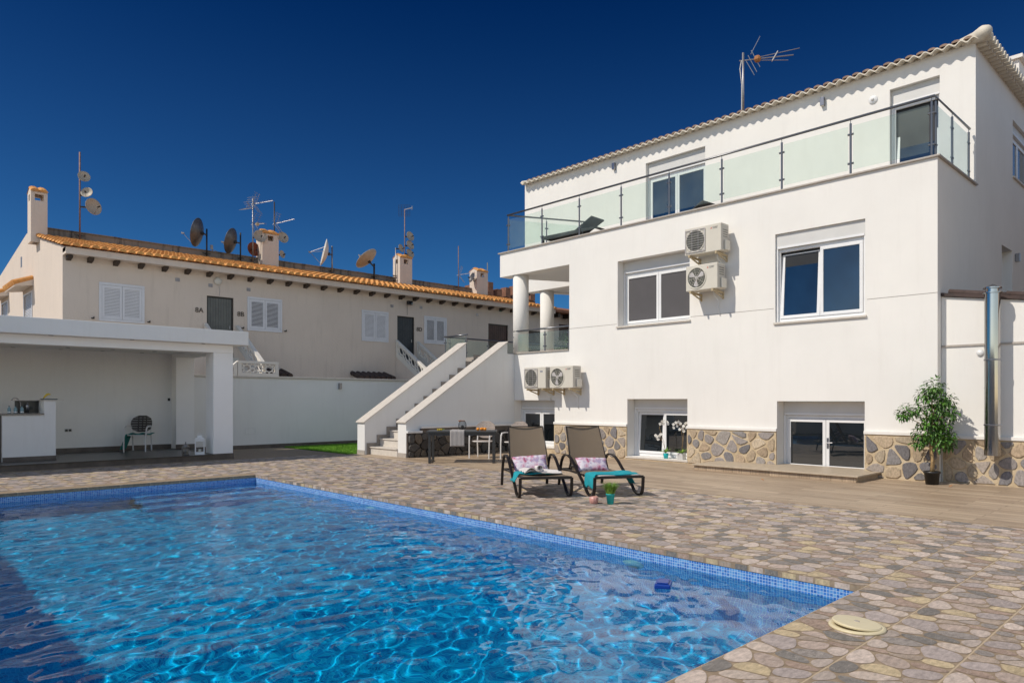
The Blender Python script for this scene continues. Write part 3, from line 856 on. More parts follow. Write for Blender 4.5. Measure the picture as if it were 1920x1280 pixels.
def tile_rows(g, x0, x1, z0, z1, y0, y1, per, r, tl, lift=.02):
    """half-round cover tiles laid up the slope in overlapping courses"""
    L = math.hypot(x1 - x0, z1 - z0); nrow = int(L / tl) + 1; ncol = int((y1 - y0) / per)
    dx, dz = (x1 - x0) / L, (z1 - z0) / L
    for c in range(ncol + 1):
        yc = y0 + c * per
        for k in range(nrow):
            s0 = k * tl + rnd.uniform(-.01, .01); s1 = min(s0 + tl * 1.12, L)
            if s0 >= L or s0 > (yc - 3.5) * 1.05: continue
            vs = []
            for s, h, rr in ((s0, .028, r * 1.06), (s1, .0, r * .92)):
                for q in range(6):
                    t = PI * q / 5
                    vs.append((x0 + dx * s - dz * h, yc + math.cos(t) * rr, z0 + dz * s + h + math.sin(t) * rr * .6 + lift))
            g.add(vs, [(q, q + 1, q + 7, q + 6) for q in range(5)] + [(0, 1, 2, 3, 4, 5)])
    return g
g = MB(); g.add([(16.85, 3.8, 8.95), (16.85, 17.2, 8.95), (24, 17.2, 11.0), (24, 10.95, 11.0)], [(0, 3, 2, 1)])
g = tile_rows(g, 16.80, 18.6, 8.945, 9.46, 3.83, 17.15, per, .082, .40, -.01)
build('cover_tile', g, M['browntile'], roof)
g = MB()
for i in range(60):                                   # side eave courses seen from below
    x = 16.98 + i * .22
    g.tube([(x, 3.66, 8.93), (x, 4.2, 8.98)], .075, 8)
    g.tube([(x + .11, 3.78, 8.89), (x + .11, 4.0, 8.89)], .07, 8)
build('side_eave_tile', g, M['mortar'], roof)
g = MB(); g.tube([(16.76, 17.2, 8.92), (17.6, 17.15, 9.18)], .07, 10); build('end_cap', g, M['mortar'], roof, smooth=True)
g = MB(); g.tube([(16.66, 3.66, 8.94), (16.69, 3.69, 8.95), (16.76, 3.76, 8.97), (16.95, 3.95, 9.0), (19, 6.0, 9.58)], [.05, .11, .14, .12, .10], 14)
build('corner_cap', g, M['mortar'], roof, smooth=True)
g = MB(); g.add([(16.85, 3.8, 8.95), (24, 10.95, 11.0), (32, 10.95, 11.0), (32, 3.8, 8.95)], [(0, 3, 2, 1)]); build('side_roof_slope', g, M['browntile'], roof)
g = MB(); g.box(24.3, 4.6, 9.3, 25.2, 5.4, 11.25); g.box(24.2, 4.5, 11.25, 25.3, 5.5, 11.35); build('chimney', g, M['white'], villa)

# lower wing to the right with the tiled verge
XE = 14.62
wing = thing('side_wing', 'low white side wing with dark tiled verge beside the flue', 'house wing', (14.62, 2, 0))
g = MB(); g.prism([(-4, 0), (YR - .004, 0), (YR - .004, 3.40), (-4, 2.2)], 'x', XE, XE + .3)
g.box(XE + .3, -4, 0, 20, -3.7, 2.2)
build('wall', g, M['white'], wing)
g = MB(); g.prism([(-4, 2.21), (YR - .004, 3.41), (YR - .004, 3.47), (-4, 2.27)], 'x', XE - .05, 24)
rf = build('roof', g, M['darktile'], wing)
g = MB()
for i in range(9):
    a = YR - .12 - i * .88; b = a - .93; za = 3.50 - (YR - a) * .15; zb = 3.47 - (YR - b) * .15
    g.tube([(XE + .02, a, za), (XE + .02, b, zb)], [.050, .060], 10)
build('verge_tile', g, M['darktile'], rf, smooth=True)
g = MB(); g.box(XE - .022, -4, 2.47, XE - .002, YR - .01, 2.505); build('ledge', g, M['trim'], wing)
g = MB(); g.box(XE - .03, -4, 0, XE - .003, YR - .035, .80); base = build('stone_plinth', g, M['ochre'], wing)
g = stone_field(31, -.4, YR - .05, .01, .79, 60, .036, lambda u, t, z: (XE - .031 - t, u, z), FC); build('facing_stone', g, M['facing'], base)
g = MB(); g.box(XE - .055, -4, .801, XE - .002, YR - .01, .865); build('plinth_cap', g, M['white'], base, bevel=.008)
mt = Matrix.Rotation(-PI / 2, 3, 'Y')
g = MB(); g.lathe([(0, .03), (.05, .028), (.06, 0)], (XE - .001, 3.34, 2.34), 20, mt); build('vent_cap', g, M['pvc'], wing, smooth=True)

blocker = thing('sky_blocker_house', 'added unseen cream house beyond the side wing, blocking sky light from the villa side wall', 'house', (22, -4, 0))  # added out of view to keep sky light off the villa's side wall
g = MB(); g.box(16, -14, 0, 36, -1.2, 9.2); build('wall', g, M['stucco'], blocker)
g = MB(); g.prism([(-14.4, 9.205), (-.8, 9.205), (-7.6, 11)], 'x', 15.6, 36.4); build('roof', g, M['redtile'], blocker)
for x in (18, 23, 28):
    for z in (3.2, 6.2): g = MB(); g.box(x, -1.2, z, x + 1.4, -1.16, z + 1.3); build('window', g, M['pane_dark'], blocker)
# flue pipe
t = thing('flue_pipe', 'polished steel flue pipe standing off the side wing wall, open at the foot', 'flue pipe', (14.32, 3.09, .55))
g = MB(); g.lathe([(.118, .60), (.118, 1.0), (.118, 2.0), (.118, 3.34)], (14.32, 3.09, 0), 64, caps=False); build('pipe', g, M['chrome'], t, smooth=True)
g = MB(); g.lathe([(.122, .55), (.122, .66)], (14.32, 3.09, 0), 64); build('end_cap', g, M['chrome'], t)
g = MB()
for z in (1.70, 2.40): g.lathe([(.1205, z), (.1205, z + .02)], (14.32, 3.09, 0), 64, caps=False)
build('joint_ring', g, M['chrome'], t)
g = MB(); g.lathe([(.15, 3.34), (.15, 3.355)], (14.32, 3.09, 0), 40); g.lathe([(.10, 3.356), (.10, 3.42)], (14.32, 3.09, 0), 40); g.lathe([(.14, 3.42), (.14, 3.44), (.0, 3.50)], (14.32, 3.09, 0), 40); build('rain_cap', g, M['chrome'], t)
for z in (1.06, 2.18):
    g = MB(); g.lathe([(.122, z), (.128, z + .006), (.128, z + .024), (.122, z + .03)], (14.32, 3.09, 0), 40); g.bar((14.45, 3.09, z + .015), (XE - .003, 3.09, z + .015), .03, .02)
    build('clamp', g, M['steel'], t)

# ------------------------------------------------------------------ outside stair
stair = thing('outside_stair', 'white walled outside staircase with marble steps rising to the landing', 'staircase', (12.3, 16, 0))
def stringer(x0, z0, x1, z1, y0, y1, end=()):
    g = MB(); g.prism([(x0, 0), (x0, z0)] + [(x1, z1)] + list(end) + [(end[-1][0] if end else x1, 0)], 'y', y0, y1)
    st = build('side_wall', g, M['white2'], stair)
    g = MB(); L = math.hypot(x1 - x0, z1 - z0); ux, uz = (x1 - x0) / L, (z1 - z0) / L; e = .03
    g.prism([(x0 - .05 * ux, z0 - .05 * uz + .002), (x1, z1 + .002), (x1, z1 + .035), (x0 - .05 * ux, z0 - .05 * uz + .035)], 'y', y0 - e, y1 + e)
    build('wall_cap', g, M['marble'], st, bevel=.006)
    g = MB(); g.box(x0 - .012, y0 - .004, 0.004, x0 - .001, y1 + .004, .12); build('base_tile', g, M['trim'], st)
    return st
near = stringer(10.52, .93, 14.12, 3.20, 15.12, 15.50, end=[(14.12, 2.87), (14.395, 2.87)])
far = stringer(10.34, .90, 13.96, 3.26, 16.84, 17.22)
nst, rise, run = 13, .2175, .322
g = MB(); sk = MB()
for i in range(nst):
    x = 10.50 + i * run; z = (i + 1) * rise
    g.box(x, 15.502, 0.006 if i == 0 else z - rise, x + run if i < nst - 1 else 14.395, 16.838, z - .03)
    sk.box(x - .10, 16.815, z - rise + .002 if i else .006, x + run - .10, 16.8385, z + .10)
build('riser', g, M['marble'], stair)
for i in range(nst):
    x = 10.50 + i * run; z = (i + 1) * rise
    g = MB(); g.box(x - .03, 15.503, z - .029, x + run + .0, 16.812, z); build('tread', g, M['marble'], stair, bevel=.006)
build('stepped_skirting', sk, M['stepgrey'], stair)
# stone facing on the outer side, shade painted into its dark stone colours
g = MB(); g.box(10.53, 15.075, .004, 10.95, 15.118, .64); g.box(10.951, 15.075, .004, 14.33, 15.118, .755); fc = build('stone_facing', g, M['skirt'], stair)
DC = [(.07, .058, .048), (.11, .09, .072), (.05, .044, .04), (.15, .12, .09), (.085, .08, .075)]
g = stone_field(44, 10.55, 14.3, .01, .63, 44, .007, lambda u, t, z: (u, 15.074 - t * 2, z), DC, t=.03, rounds=1); build('facing_stone', g, M['shadefacing'], fc)
g = MB(); g.box(10.5, 15.02, .642, 10.98, 15.119, .70); g.box(10.95, 15.02, .757, 14.33, 15.119, .815); build('facing_cap', g, M['white2'], fc, bevel=.006)

# ------------------------------------------------------------------ boundary walls
bw = thing('boundary_wall', 'long white garden wall with grey coping behind the lawn', 'wall', (10, 21.4, 0))
g = MB(); g.box(6.9, 21.3, 0, 30, 21.5, 2.19); build('wall', g, M['shade_white'], bw)
g = MB(); g.box(6.9, 21.25, 2.192, 30, 21.55, 2.255); build('coping', g, M['marble'], bw, bevel=.01)
g = MB(); g.box(7.2, 21.288, 0.003, 14.3, 21.299, .12); build('skirting', g, M['skirt'], bw)
g = MB()
for a, b in ((8.85, 8.87), (9.16, 9.18)): g.box(a, 21.292, .44, b, 21.299, .64)
g.box(8.87, 21.292, .62, 9.16, 21.299, .64); g.box(8.87, 21.292, .44, 9.16, 21.299, .46); build('meter_cover', g, M['white2'], bw)
side = thing('garden_wall', 'tall white garden wall along the far long side of the pool', 'wall', (-2.5, 5, 0))
g = MB(); g.box(-2.75, -12, 0, -2.5, 14.6, 3.30); build('wall', g, M['white2'], side)
g = MB(); g.box(-2.8, -12, 3.302, -2.45, 14.62, 3.35); build('coping', g, M['marble'], side)
# up-down lamps
def wall_lamp(label, loc, rz, dims=(.09, .20), g_='up and down wall lamps'):
    t = thing('wall_lamp', label, 'wall lamp', loc, rz, g_)
    w_, h_ = dims
    g = MB(); g.box(-w_ / 2, -.10, -h_ / 2, w_ / 2, -.012, h_ / 2); loc_part('housing', g, M['steel'], t, bevel=.004)
    g = MB(); g.box(-w_ / 2 + .01, -.012, -h_ / 2 + .02, w_ / 2 - .01, -.001, h_ / 2 - .02); loc_part('back_plate', g, M['darkmetal'], t)
    g = MB(); g.box(-w_ / 2 + .012, -.09, -h_ / 2 - .004, w_ / 2 - .012, -.02, -h_ / 2 + .0005); loc_part('lens', g, M['lampface'], t)
    return t
wl = wall_lamp('small grey metal wall lamp on the shaded white boundary wall', (12.09, 21.3, 1.98), 0)
dup(wl, 'small metal wall lamp under the roof, left of the two-leaf balcony door', (XU, 13.36, 8.60), -PI / 2)
dup(wl, 'small metal wall lamp under the roof, between the two balcony doors', (XU, 7.07, 8.62), -PI / 2)
dup(wl, 'dark wall lamp on the shaded side of the villa beside the recess', (20.45, YR, 4.93), 0)
t = thing('wall_vent', 'round white vent cover under the roof beside the narrow balcony door', 'vent', (XU, 5.95, 8.33))
g = MB(); g.lathe([(.0, .045), (.06, .04), (.075, .02), (.095, .015), (.1, 0)], (XU - .001, 5.95, 8.33), 24, Matrix.Rotation(-PI / 2, 3, 'Y')); build('cover', g, M['pvc'], t, smooth=True)
g = MB(); g.lathe([(.0, .062), (.03, .06), (.035, .045)], (XU - .001, 5.95, 8.33), 16, Matrix.Rotation(-PI / 2, 3, 'Y')); build('cap', g, M['box'], t, smooth=True)

# ------------------------------------------------------------------ pool pavilion
pav = thing('pool_pavilion', 'open white pool pavilion with flat roof and square posts', 'pavilion', (4, 19.5, 0))
g = MB(); g.box(-2.4, 17.7, 2.90, 7.45, 21.28, 3.25); roofp = build('roof', g, M['shade_white'], pav, bevel=.01)
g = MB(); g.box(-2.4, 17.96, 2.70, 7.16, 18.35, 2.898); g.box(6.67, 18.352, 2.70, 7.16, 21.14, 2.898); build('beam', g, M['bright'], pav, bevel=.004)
g = MB(); g.box(-2.4, 18.353, 2.80, 6.668, 21.14, 2.897); build('ceiling', g, M['shade_white'], pav)
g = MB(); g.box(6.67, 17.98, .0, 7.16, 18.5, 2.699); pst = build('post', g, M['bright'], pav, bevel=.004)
g = MB(); g.box(6.655, 17.965, .002, 7.175, 18.515, .15); build('base_tile', g, M['skirt'], pst)
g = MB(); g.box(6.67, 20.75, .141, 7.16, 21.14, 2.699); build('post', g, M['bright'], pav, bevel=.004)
g = MB(); g.box(-2.4, 21.142, 0, 7.16, 21.28, 2.80); bwl = build('back_wall', g, M['shade_white'], pav)
g = MB(); g.box(-2.4, 21.13, .142, 6.66, 21.141, .26); g.box(6.658, 20.738, .142, 7.17, 20.749, .26); build('skirting', g, M['skirt'], bwl)
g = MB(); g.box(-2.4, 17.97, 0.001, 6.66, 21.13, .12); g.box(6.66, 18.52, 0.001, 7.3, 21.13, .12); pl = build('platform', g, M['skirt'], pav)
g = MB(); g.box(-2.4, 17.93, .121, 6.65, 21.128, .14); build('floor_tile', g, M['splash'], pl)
for x, y, z in ((3.17, 17.83, 2.899), (4.77, 17.83, 2.899), (6.37, 17.83, 2.899), (2.93, 20.9, 2.799), (3.93, 20.9, 2.799), (3.93, 20.1, 2.799), (4.88, 20.9, 2.799), (4.92, 20.1, 2.799), (5.84, 20.9, 2.799), (5.92, 20.1, 2.799)):
    g = MB(); g.lathe([(.05, 0), (.05, -.008), (.035, -.01), (.0, -.006)], (x, y, z), 20); build('downlight', g, M['steel'], roofp, smooth=True)
for nm, lb, x, z, w_ in (('power_socket', 'black double power socket low on the pavilion back wall', 4.14, .72, .17), ('light_switch', 'small black switch on the pavilion back wall near the rear post', 6.6, 1.52, .06)):
    t = thing(nm, lb, 'socket' if w_ > .1 else 'switch', (x, 21.14, z))
    g = MB(); g.box(x - w_ / 2, 21.13, z - .04, x + w_ / 2, 21.141, z + .04); build('plate', g, M['box'] if w_ > .1 else M['black'], t, bevel=.003)
    g = MB()
    for k in ((-.04, .04) if w_ > .1 else (0,)): g.box(x + k - .03, 21.124, z - .03, x + k + .03, 21.13, z + .03)
    build('insert', g, M['black'], t, bevel=.002)
# bar counter
bar = thing('bar_counter', 'white outdoor kitchen counter with dark splashback inside the pavilion', 'counter', (2.8, 19.1, .14))
g = MB(); g.box(2.44, 18.85, .14, 3.22, 19.5, 1.17); g.box(3.22, 18.85, .14, 3.45, 19.8, 1.49); build('body', g, M['shade_white'], bar, bevel=.004)
g = MB(); g.box(2.40, 18.81, 1.172, 3.218, 19.45, 1.205); build('worktop', g, M['granite'], bar, bevel=.004)
g = MB(); g.box(2.76, 19.455, 1.206, 3.218, 19.49, 1.488); build('splashback', g, M['splash'], bar)
g = MB(); g.box(2.74, 19.3, 1.4905, 3.6, 19.95, 1.51); g.box(3.20, 18.82, 1.4905, 3.60, 19.299, 1.51); build('bar_top', g, M['marble'], bar, bevel=.003)
g = MB(); g.box(3.03, 19.447, 1.28, 3.10, 19.454, 1.35); build('socket', g, M['black'], bar)
g = MB(); g.box(2.3, 18.86, .141, 2.435, 19.5, 1.16); build('side_panel', g, M['splash'], bar)
g = MB(); g.box(2.45, 18.838, .142, 3.46, 18.849, .24); build('skirting', g, M['skirt'], bar)
t = thing('tap', 'curved chrome tap standing on the outdoor kitchen worktop', 'tap', (2.84, 19.35, 1.205))
pp = [(2.86, 19.36, 1.205), (2.86, 19.36, 1.38)] + [(2.86 - .11 * (1 - math.cos(a)), 19.36 - .02 * a, 1.38 + .17 * math.sin(a)) for a in (.35, .7, 1.05, 1.4, 1.75, 2.1, 2.4)]
g = MB(); g.tube(pp, .013, 10); build('spout', g, M['chrome'], t, smooth=True)
g = MB(); g.tube([(2.86, 19.36, 1.206), (2.86, 19.36, 1.25)], .022, 12); g.tube([(2.88, 19.36, 1.24), (2.94, 19.35, 1.27)], .007, 8); build('lever', g, M['chrome'], t, smooth=True)
bt = None
for k, (x, lb) in enumerate(((2.585, 'pale blue soap bottle at the left end of the row by the tap'), (2.70, 'pale blue soap bottle in the middle of the row by the tap'), (2.82, 'pale blue soap bottle at the right end of the row, nearest the splashback'))):
    if bt is None:
        bt = thing('soap_bottle', lb, 'bottle', (x, 18.95, 1.205), 0, 'soap bottles on the worktop')
        g = MB(); g.lathe([(.0, 0), (.034, .002), (.035, .10), (.026, .125), (.012, .14), (.012, .155)], (0, 0, 0), 20); loc_part('body', g, M['bottle'], bt, smooth=True)
        g = MB(); g.lathe([(.013, .155), (.013, .17), (.0, .173)], (0, 0, 0), 12); loc_part('cap', g, M['tray'], bt, smooth=True)
        g = MB(); g.lathe([(.0355, .015), (.0355, .045)], (0, 0, 0), 20); loc_part('wrapper', g, M['pvc'], bt, smooth=True)
    else: dup(bt, lb, (x, 18.95, 1.205), 0, 'soap bottles on the worktop')
t = thing('mixer_glass', 'narrow steel shaker standing by the dark splashback', 'shaker', (2.98, 19.3, 1.205))
g = MB(); g.lathe([(0, 0), (.028, .0), (.036, .17), (.03, .2), (.0, .21)], (0, 0, 0), 16); loc_part('cup', g, M['steel'], t, smooth=True)
g = MB(); g.lathe([(.014, .21), (.014, .235), (.0, .24)], (0, 0, 0), 12); loc_part('cap', g, M['steel'], t, smooth=True)
t = thing('fruit_tray', 'dark teal tray on the bar top holding bananas', 'tray', (3.34, 18.98, 1.511))
g = MB(); g.lathe([(0, .004), (.15, .006), (.175, .022), (.18, .022), (.155, 0), (0, 0)], (0, 0, 0), 28, Matrix.Diagonal((1, .6, 1))); loc_part('plate', g, M['tray'], t, smooth=True)
t = thing('banana_bunch', 'small bunch of yellow bananas lying on the teal tray', 'bananas', (3.28, 18.98, 1.517))
for k in range(4):
    g = MB(); a0 = -.5 + k * .28
    g.tube([(math.cos(a0) * r * .9 - .05, math.sin(a0) * r * .5, .02 + .1 * math.sin(r / .17 * 2.2) + k * .003) for r in (.0, .04, .08, .12, .16)], [.008, .018, .019, .017, .007], 8)
    loc_part('banana', g, M['yellow'], t, smooth=True)

# ------------------------------------------------------------------ air conditioning units on the facade
def ac_unit(label, w_, h_, d_, style, mark, group):
    """local frame: front faces -Y, x to the right, origin at the wall, bottom centre"""
    t = thing('air_conditioner', label, 'air conditioner', (0, 0, 0), 0, group)
    yb, yf = -.14, -.14 - d_
    g = MB(); g.box(-w_ / 2, yf, .03, w_ / 2, yb, h_); body = loc_part('casing', g, M['acbody'], t, bevel=.012)
    fx = -w_ / 2 + .045 + .23; fz = h_ / 2 + .012; r = .235 if h_ > .6 else .225
    g = MB(); g.lathe([(r + .025, .008), (r + .02, .014), (r, .012), (r - .006, -.001)], (fx, yf, fz), 40, Matrix.Rotation(PI / 2, 3, 'X'), caps=False); loc_part('fan_ring', g, M['acbody'], t, smooth=True)
    g = MB(); g.lathe([(0, .0015), (r, .0016)], (fx, yf, fz), 40, Matrix.Rotation(PI / 2, 3, 'X')); loc_part('fan_opening', g, M['acdark'], t)
    g = MB()
    for k in range(3):
        a = k * 2 * PI / 3 + (.5 if style == 'open' else 1.1)
        pts = [(fx + math.cos(a + q) * rr, fz + math.sin(a + q) * rr) for q, rr in ((-.15, .04), (-.42, .12), (-.38, r * .8), (0, r * .92), (.33, r * .85), (.28, .1), (.15, .04))]
        g.add([(x, yf - .0045 - .0012 * (i % 3), z) for i, (x, z) in enumerate(pts)], [tuple(range(7))])
    g.lathe([(0, .009), (.035, .008), (.045, .002)], (fx, yf, fz), 16, Matrix.Rotation(PI / 2, 3, 'X'))
    loc_part('fan', g, M['acfan'] if style == 'open' else M['acdark'], t)
    g = MB()
    if style == 'open':
        for a in range(8):
            t_ = a * PI / 4 + .2; g.bar((fx, yf - .014, fz), (fx + math.cos(t_) * r, yf - .014, fz + math.sin(t_) * r), .004)
        for rr in (.07, .13, .18): g.tube([(fx + math.cos(q * PI / 12) * rr, yf - .014, fz + math.sin(q * PI / 12) * rr) for q in range(25)], .0022, 5, caps=False)
    else:
        s = .25
        for k in range(9):
            z = fz - s + .04 + k * (2 * s - .08) / 8; g.bar((fx - s, yf - .018, z), (fx + s, yf - .018, z), .005)
        for q in (-s, s): g.bar((fx + q, yf - .016, fz - s), (fx + q, yf - .016, fz + s), .012)
        for q in (-s, s): g.bar((fx - s, yf - .016, fz + q), (fx + s, yf - .016, fz + q), .012)
        for q in (-.08, .08): g.bar((fx + q, yf - .013, fz - s), (fx + q, yf - .013, fz + s), .005)
    loc_part('fan_grille', g, M['acbody'] if style == 'open' else M['acfan'], t)
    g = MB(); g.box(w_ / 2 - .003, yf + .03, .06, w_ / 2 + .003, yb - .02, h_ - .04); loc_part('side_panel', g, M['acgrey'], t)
    g = MB(); g.box(w_ / 2 + .003, yf + .12, .05, w_ / 2 + .05, yb - .01, .27); loc_part('valve_cover', g, M['acbody'], t, bevel=.012)
    g = MB()
    for k in range(4): g.box(w_ / 2 + .0035, yf + .08, .34 + k * .05, w_ / 2 + .006, yb - .06, .355 + k * .05)
    loc_part('side_louvre', g, M['acdark'], t)
    br = M['bracket']
    for x in (-w_ / 2 + .12, w_ / 2 - .12):
        g = MB(); g.bar((x, -.003, -.02), (x, yf - .02, .0), .035, .05); g.bar((x, -.02, -.16), (x, -.02, -.02), .04, .03); g.bar((x, -.03, -.13), (x, yf + .1, -.03), .02, .03)
        loc_part('bracket', g, br, t)
    g = MB()
    x0 = w_ / 2 - .22
    g.tube([(x0, yb - .1, .03), (x0 - .02, yb - .06, -.09), (x0 + .01, -.05, -.2), (x0 - .015, -.03, -.34), (x0 + .02, -.015, -.52 if style == 'open' else -.25)], .011, 8); loc_part('drain_hose', g, M['pvc'], t, smooth=True)
    # maker's mark and lettering
    if mark:
        lx, lz = w_ / 2 - .24, h_ - .09
        g = MB()
        for a in (PI / 2, PI / 2 + 2 * PI / 3, PI / 2 + 4 * PI / 3):
            c, s = math.cos(a), math.sin(a); L_ = .026; p_ = .0085
            q = [(0, 0), (c * L_ / 2 - s * p_, s * L_ / 2 + c * p_), (c * L_, s * L_), (c * L_ / 2 + s * p_, s * L_ / 2 - c * p_)]
            g.prism([(lx + a_, lz + b_) for a_, b_ in q], 'y', yf - .0025, yf - .0005)
        loc_part('emblem', g, M['redmark'], t)
        text('MITSUBISHI\nELECTRIC', .026, (lx + .095, yf - .002, lz + .004), (PI / 2, 0, 0), M['greymark'], t, world=False, extrude=.0006)
    else:
        g = MB()
        for k in range(4): g.box(w_ / 2 - .21 + k * .025, yf - .0025, h_ - .14, w_ / 2 - .193 + k * .025, yf - .0005, h_ - .11 + .004 * (k % 2))
        loc_part('badge', g, M['bluemark'], t)
    return t
M['redmark'] = simple('red_mark', (.55, .03, .02), .5); M['greymark'] = simple('grey_mark', (.10, .10, .11), .5); M['bluemark'] = simple('blue_mark', (.04, .08, .22), .5)
GA = 'air conditioner units on the villa wall'
for lb, yc, zb, w_, h_, st, mk in (
        ('air conditioner with a square barred fan grille, upper of the two above the screened window', 8.50, 4.77, .92, .64, 'bars', True),
        ('air conditioner with a round open fan grille, lower of the two beside the screened window', 8.53, 3.95, .80, .60, 'open', True),
        ('air conditioner with a square barred grille low on the wall, nearer the stair', 13.80, 1.80, .84, .62, 'bars', False),
        ('air conditioner with a round fan grille low on the wall, farther from the stair', 12.80, 1.80, .84, .62, 'open', True)):
    a = ac_unit(lb, w_, h_, .33, st, mk, GA); a.location = (XF, yc, zb); a.rotation_euler = (0, 0, -PI / 2)

# ------------------------------------------------------------------ loungers
def lounger(label, fabric, frame, group, back_deg=64, loc=(0, 0, 0), rz=0):
    """origin on the ground at the middle of the foot end, +Y towards the head"""
    t = thing('sun_lounger', label, 'sun lounger', (0, 0, 0), 0, group)
    W = .355; zs = .31
    g = MB()
    for sx in (-1, 1): g.flatbar([(sx * W, 0, zs + .005), (sx * W, .7, zs - .02), (sx * W, 1.25, zs - .01), (sx * W, 1.75, zs - .03)], .035, .03, (1, 0, 0))
    g.box(-W - .045, -.03, zs - .02, W + .045, .0, zs + .02); g.box(-W, 1.72, zs - .05, W, 1.75, zs - .01); g.box(-W, .62, zs - .05, W, .65, zs - .02)
    loc_part('frame', g, frame, t, bevel=.004)
    for sx in (-1, 1):
        x = sx * (W + .05)
        pts = [(0, zs - .0), (.015, .14), (.035, .07), (.08, .022), (.15, .016), (.24, .02), (.32, .05), (.40, .12), (.70, .31), (.95, .47), (1.08, .535), (1.20, .565), (1.34, .565), (1.45, .52), (1.53, .43), (1.60, .27), (1.66, .014)]
        g = MB(); g.flatbar([(x, y, z) for y, z in pts], .045, .024, (1, 0, 0)); loc_part('leg', g, frame, t)
    g = MB(); n = 10; c = 5
    def sheet(P, m, q):
        vs = []; fs = []
        for i in range(m + 1):
            for j in range(q + 1): vs.append(P(i / m, j / q))
        k = len(vs); nn = [tuple(v) for v in vs] + [(v[0], v[1], v[2] - .006) for v in vs]
        for i in range(m):
            for j in range(q):
                a = i * (q + 1) + j; fs.append((a, a + 1, a + q + 2, a + q + 1)); fs.append((k + a, k + a + q + 1, k + a + q + 2, k + a + 1))
        return nn, fs
    g.add(*sheet(lambda u, v: ((v - .5) * 2 * (W - .01), .01 + 1.2 * u, zs + .022 - .03 * math.sin(PI * v) * math.sin(PI * min(1, u * 1.3)) - .02 * u), 14, 8)); loc_part('seat_sling', g, fabric, t, smooth=True)
    a = math.radians(back_deg); L = .80; y0, z0 = 1.22, zs + .01
    def PB(u, v, dn=0):
        s = u * L; bow = -.03 * math.sin(PI * v) - dn
        return ((v - .5) * 2 * (W - .015 - .035 * u), y0 + s * math.cos(a) - bow * math.sin(a), z0 + s * math.sin(a) + bow * math.cos(a))
    g = MB(); g.add(*sheet(lambda u, v: PB(u, v), 12, 8)); bk = loc_part('backrest', g, fabric, t, smooth=True)
    g = MB()
    for v in (0, 1): g.tube([PB(0, v), PB(.5, v), PB(1, v)], .009, 8)
    g.tube([PB(1, 0), PB(1, 1)], .009, 8); g.tube([PB(.08, 0), PB(.08, 1)], .012, 8); loc_part('backrest_frame', g, frame, bk, smooth=True)
    g = MB(); g.flatbar([(-.2, y0 + .42 * math.cos(a) + .04, z0 + .42 * math.sin(a)), (-.2, 1.7, zs - .02)], .02, .015, (1, 0, 0)); g.flatbar([(.2, y0 + .42 * math.cos(a) + .04, z0 + .42 * math.sin(a)), (.2, 1.7, zs - .02)], .02, .015, (1, 0, 0)); loc_part('support_stay', g, frame, t)
    t.location = loc; t.rotation_euler = (0, 0, rz)
    return t
GL = 'sun loungers'
LA = Vector((7.76, 7.44, .003)); RA = math.atan2(.80, .60) - PI / 2 + .07          # heading of the long side
LB = Vector((8.66, 6.74, .003)); RB = math.atan2(.7264, .6872) - PI / 2 + .27
la = lounger('taupe sling sun lounger nearer the table, with white towels on its seat', M['sling'], M['lframe'], GL, loc=LA, rz=RA)
lb = lounger('taupe sling sun lounger with the turquoise towel over its foot end', M['sling'], M['lframe'], GL, loc=LB, rz=RB)
M['darksling'] = simple('dark_sling', (.03, .032, .036), .8, var=.15, vs=200)
def sunbed(label, loc, rz):
    t = thing('sun_bed', label, 'sun bed', loc, rz, 'sun beds on the balcony')
    g = MB()
    for sx in (-1, 1): g.bar((sx * .31, 0, .28), (sx * .31, 1.9, .28), .04, .05)
    g.bar((-.31, 0, .28), (.31, 0, .28), .05, .05); g.bar((-.31, 1.9, .28), (.31, 1.9, .28), .05, .05); loc_part('frame', g, M['darkmetal'], t)
    g = MB(); g.box(-.29, .02, .295, .29, 1.2, .31); loc_part('seat_sling', g, M['darksling'], t)
    g = MB(); g.prism([(1.2, .31), (1.2, .295), (1.80, .58), (1.78, .62)], 'x', -.30, .30); loc_part('backrest', g, M['darksling'], t, bevel=.01)
    for sx in (-1, 1):
        for y in (.08, 1.5): g = MB(); g.bar((sx * .31, y, 0), (sx * .31, y, .255), .04); loc_part('leg', g, M['darkmetal'], t)
    return t
sunbed('dark sun bed with raised backrest behind the balcony glass near its left end', (15.0, 14.3, ZS + .02), math.radians(180 + 4))
sunbed('dark sun bed behind the balcony glass in front of the two-leaf door', (16.1, 11.35, ZS + .02), math.radians(180 - 3))

def cushion(name, label, cat, mat, w_, h_, d_, loc, rot):
    n = 16; vs = []; fs = []
    for side in (1, -1):
        for i in range(n + 1):
            for j in range(n + 1):
                u, v = i / n * 2 - 1, j / n * 2 - 1
                e = max(0, (1 - u ** 4)) ** .5 * max(0, (1 - v ** 4)) ** .5
                pinch = 1 - .07 * (1 - abs(u) ** 2) * (abs(v) ** 6) ; pinch2 = 1 - .07 * (1 - abs(v) ** 2) * (abs(u) ** 6)
                wr = .006 * math.sin(u * 9 + v * 5 + side) * e
                vs.append((u * w_ / 2 * pinch2, side * (d_ / 2 * e) + wr, v * h_ / 2 * pinch))
    m = (n + 1) ** 2
    for i in range(n):
        for j in range(n):
            a = i * (n + 1) + j
            fs.append((a, a + n + 1, a + n + 2, a + 1)); fs.append((m + a, m + a + 1, m + a + n + 2, m + a + n + 1))
    g = MB(); g.add(vs, fs); o = build(name, g, mat, None, smooth=True)
    o.location = loc; o.rotation_euler = rot; tag(o, label, cat, 'floral cushions'); return o
def along(base, rz, x, y, z=0):
    c, s = math.cos(rz), math.sin(rz); return Vector((base.x + x * c - y * s, base.y + x * s + y * c, base.z + z))
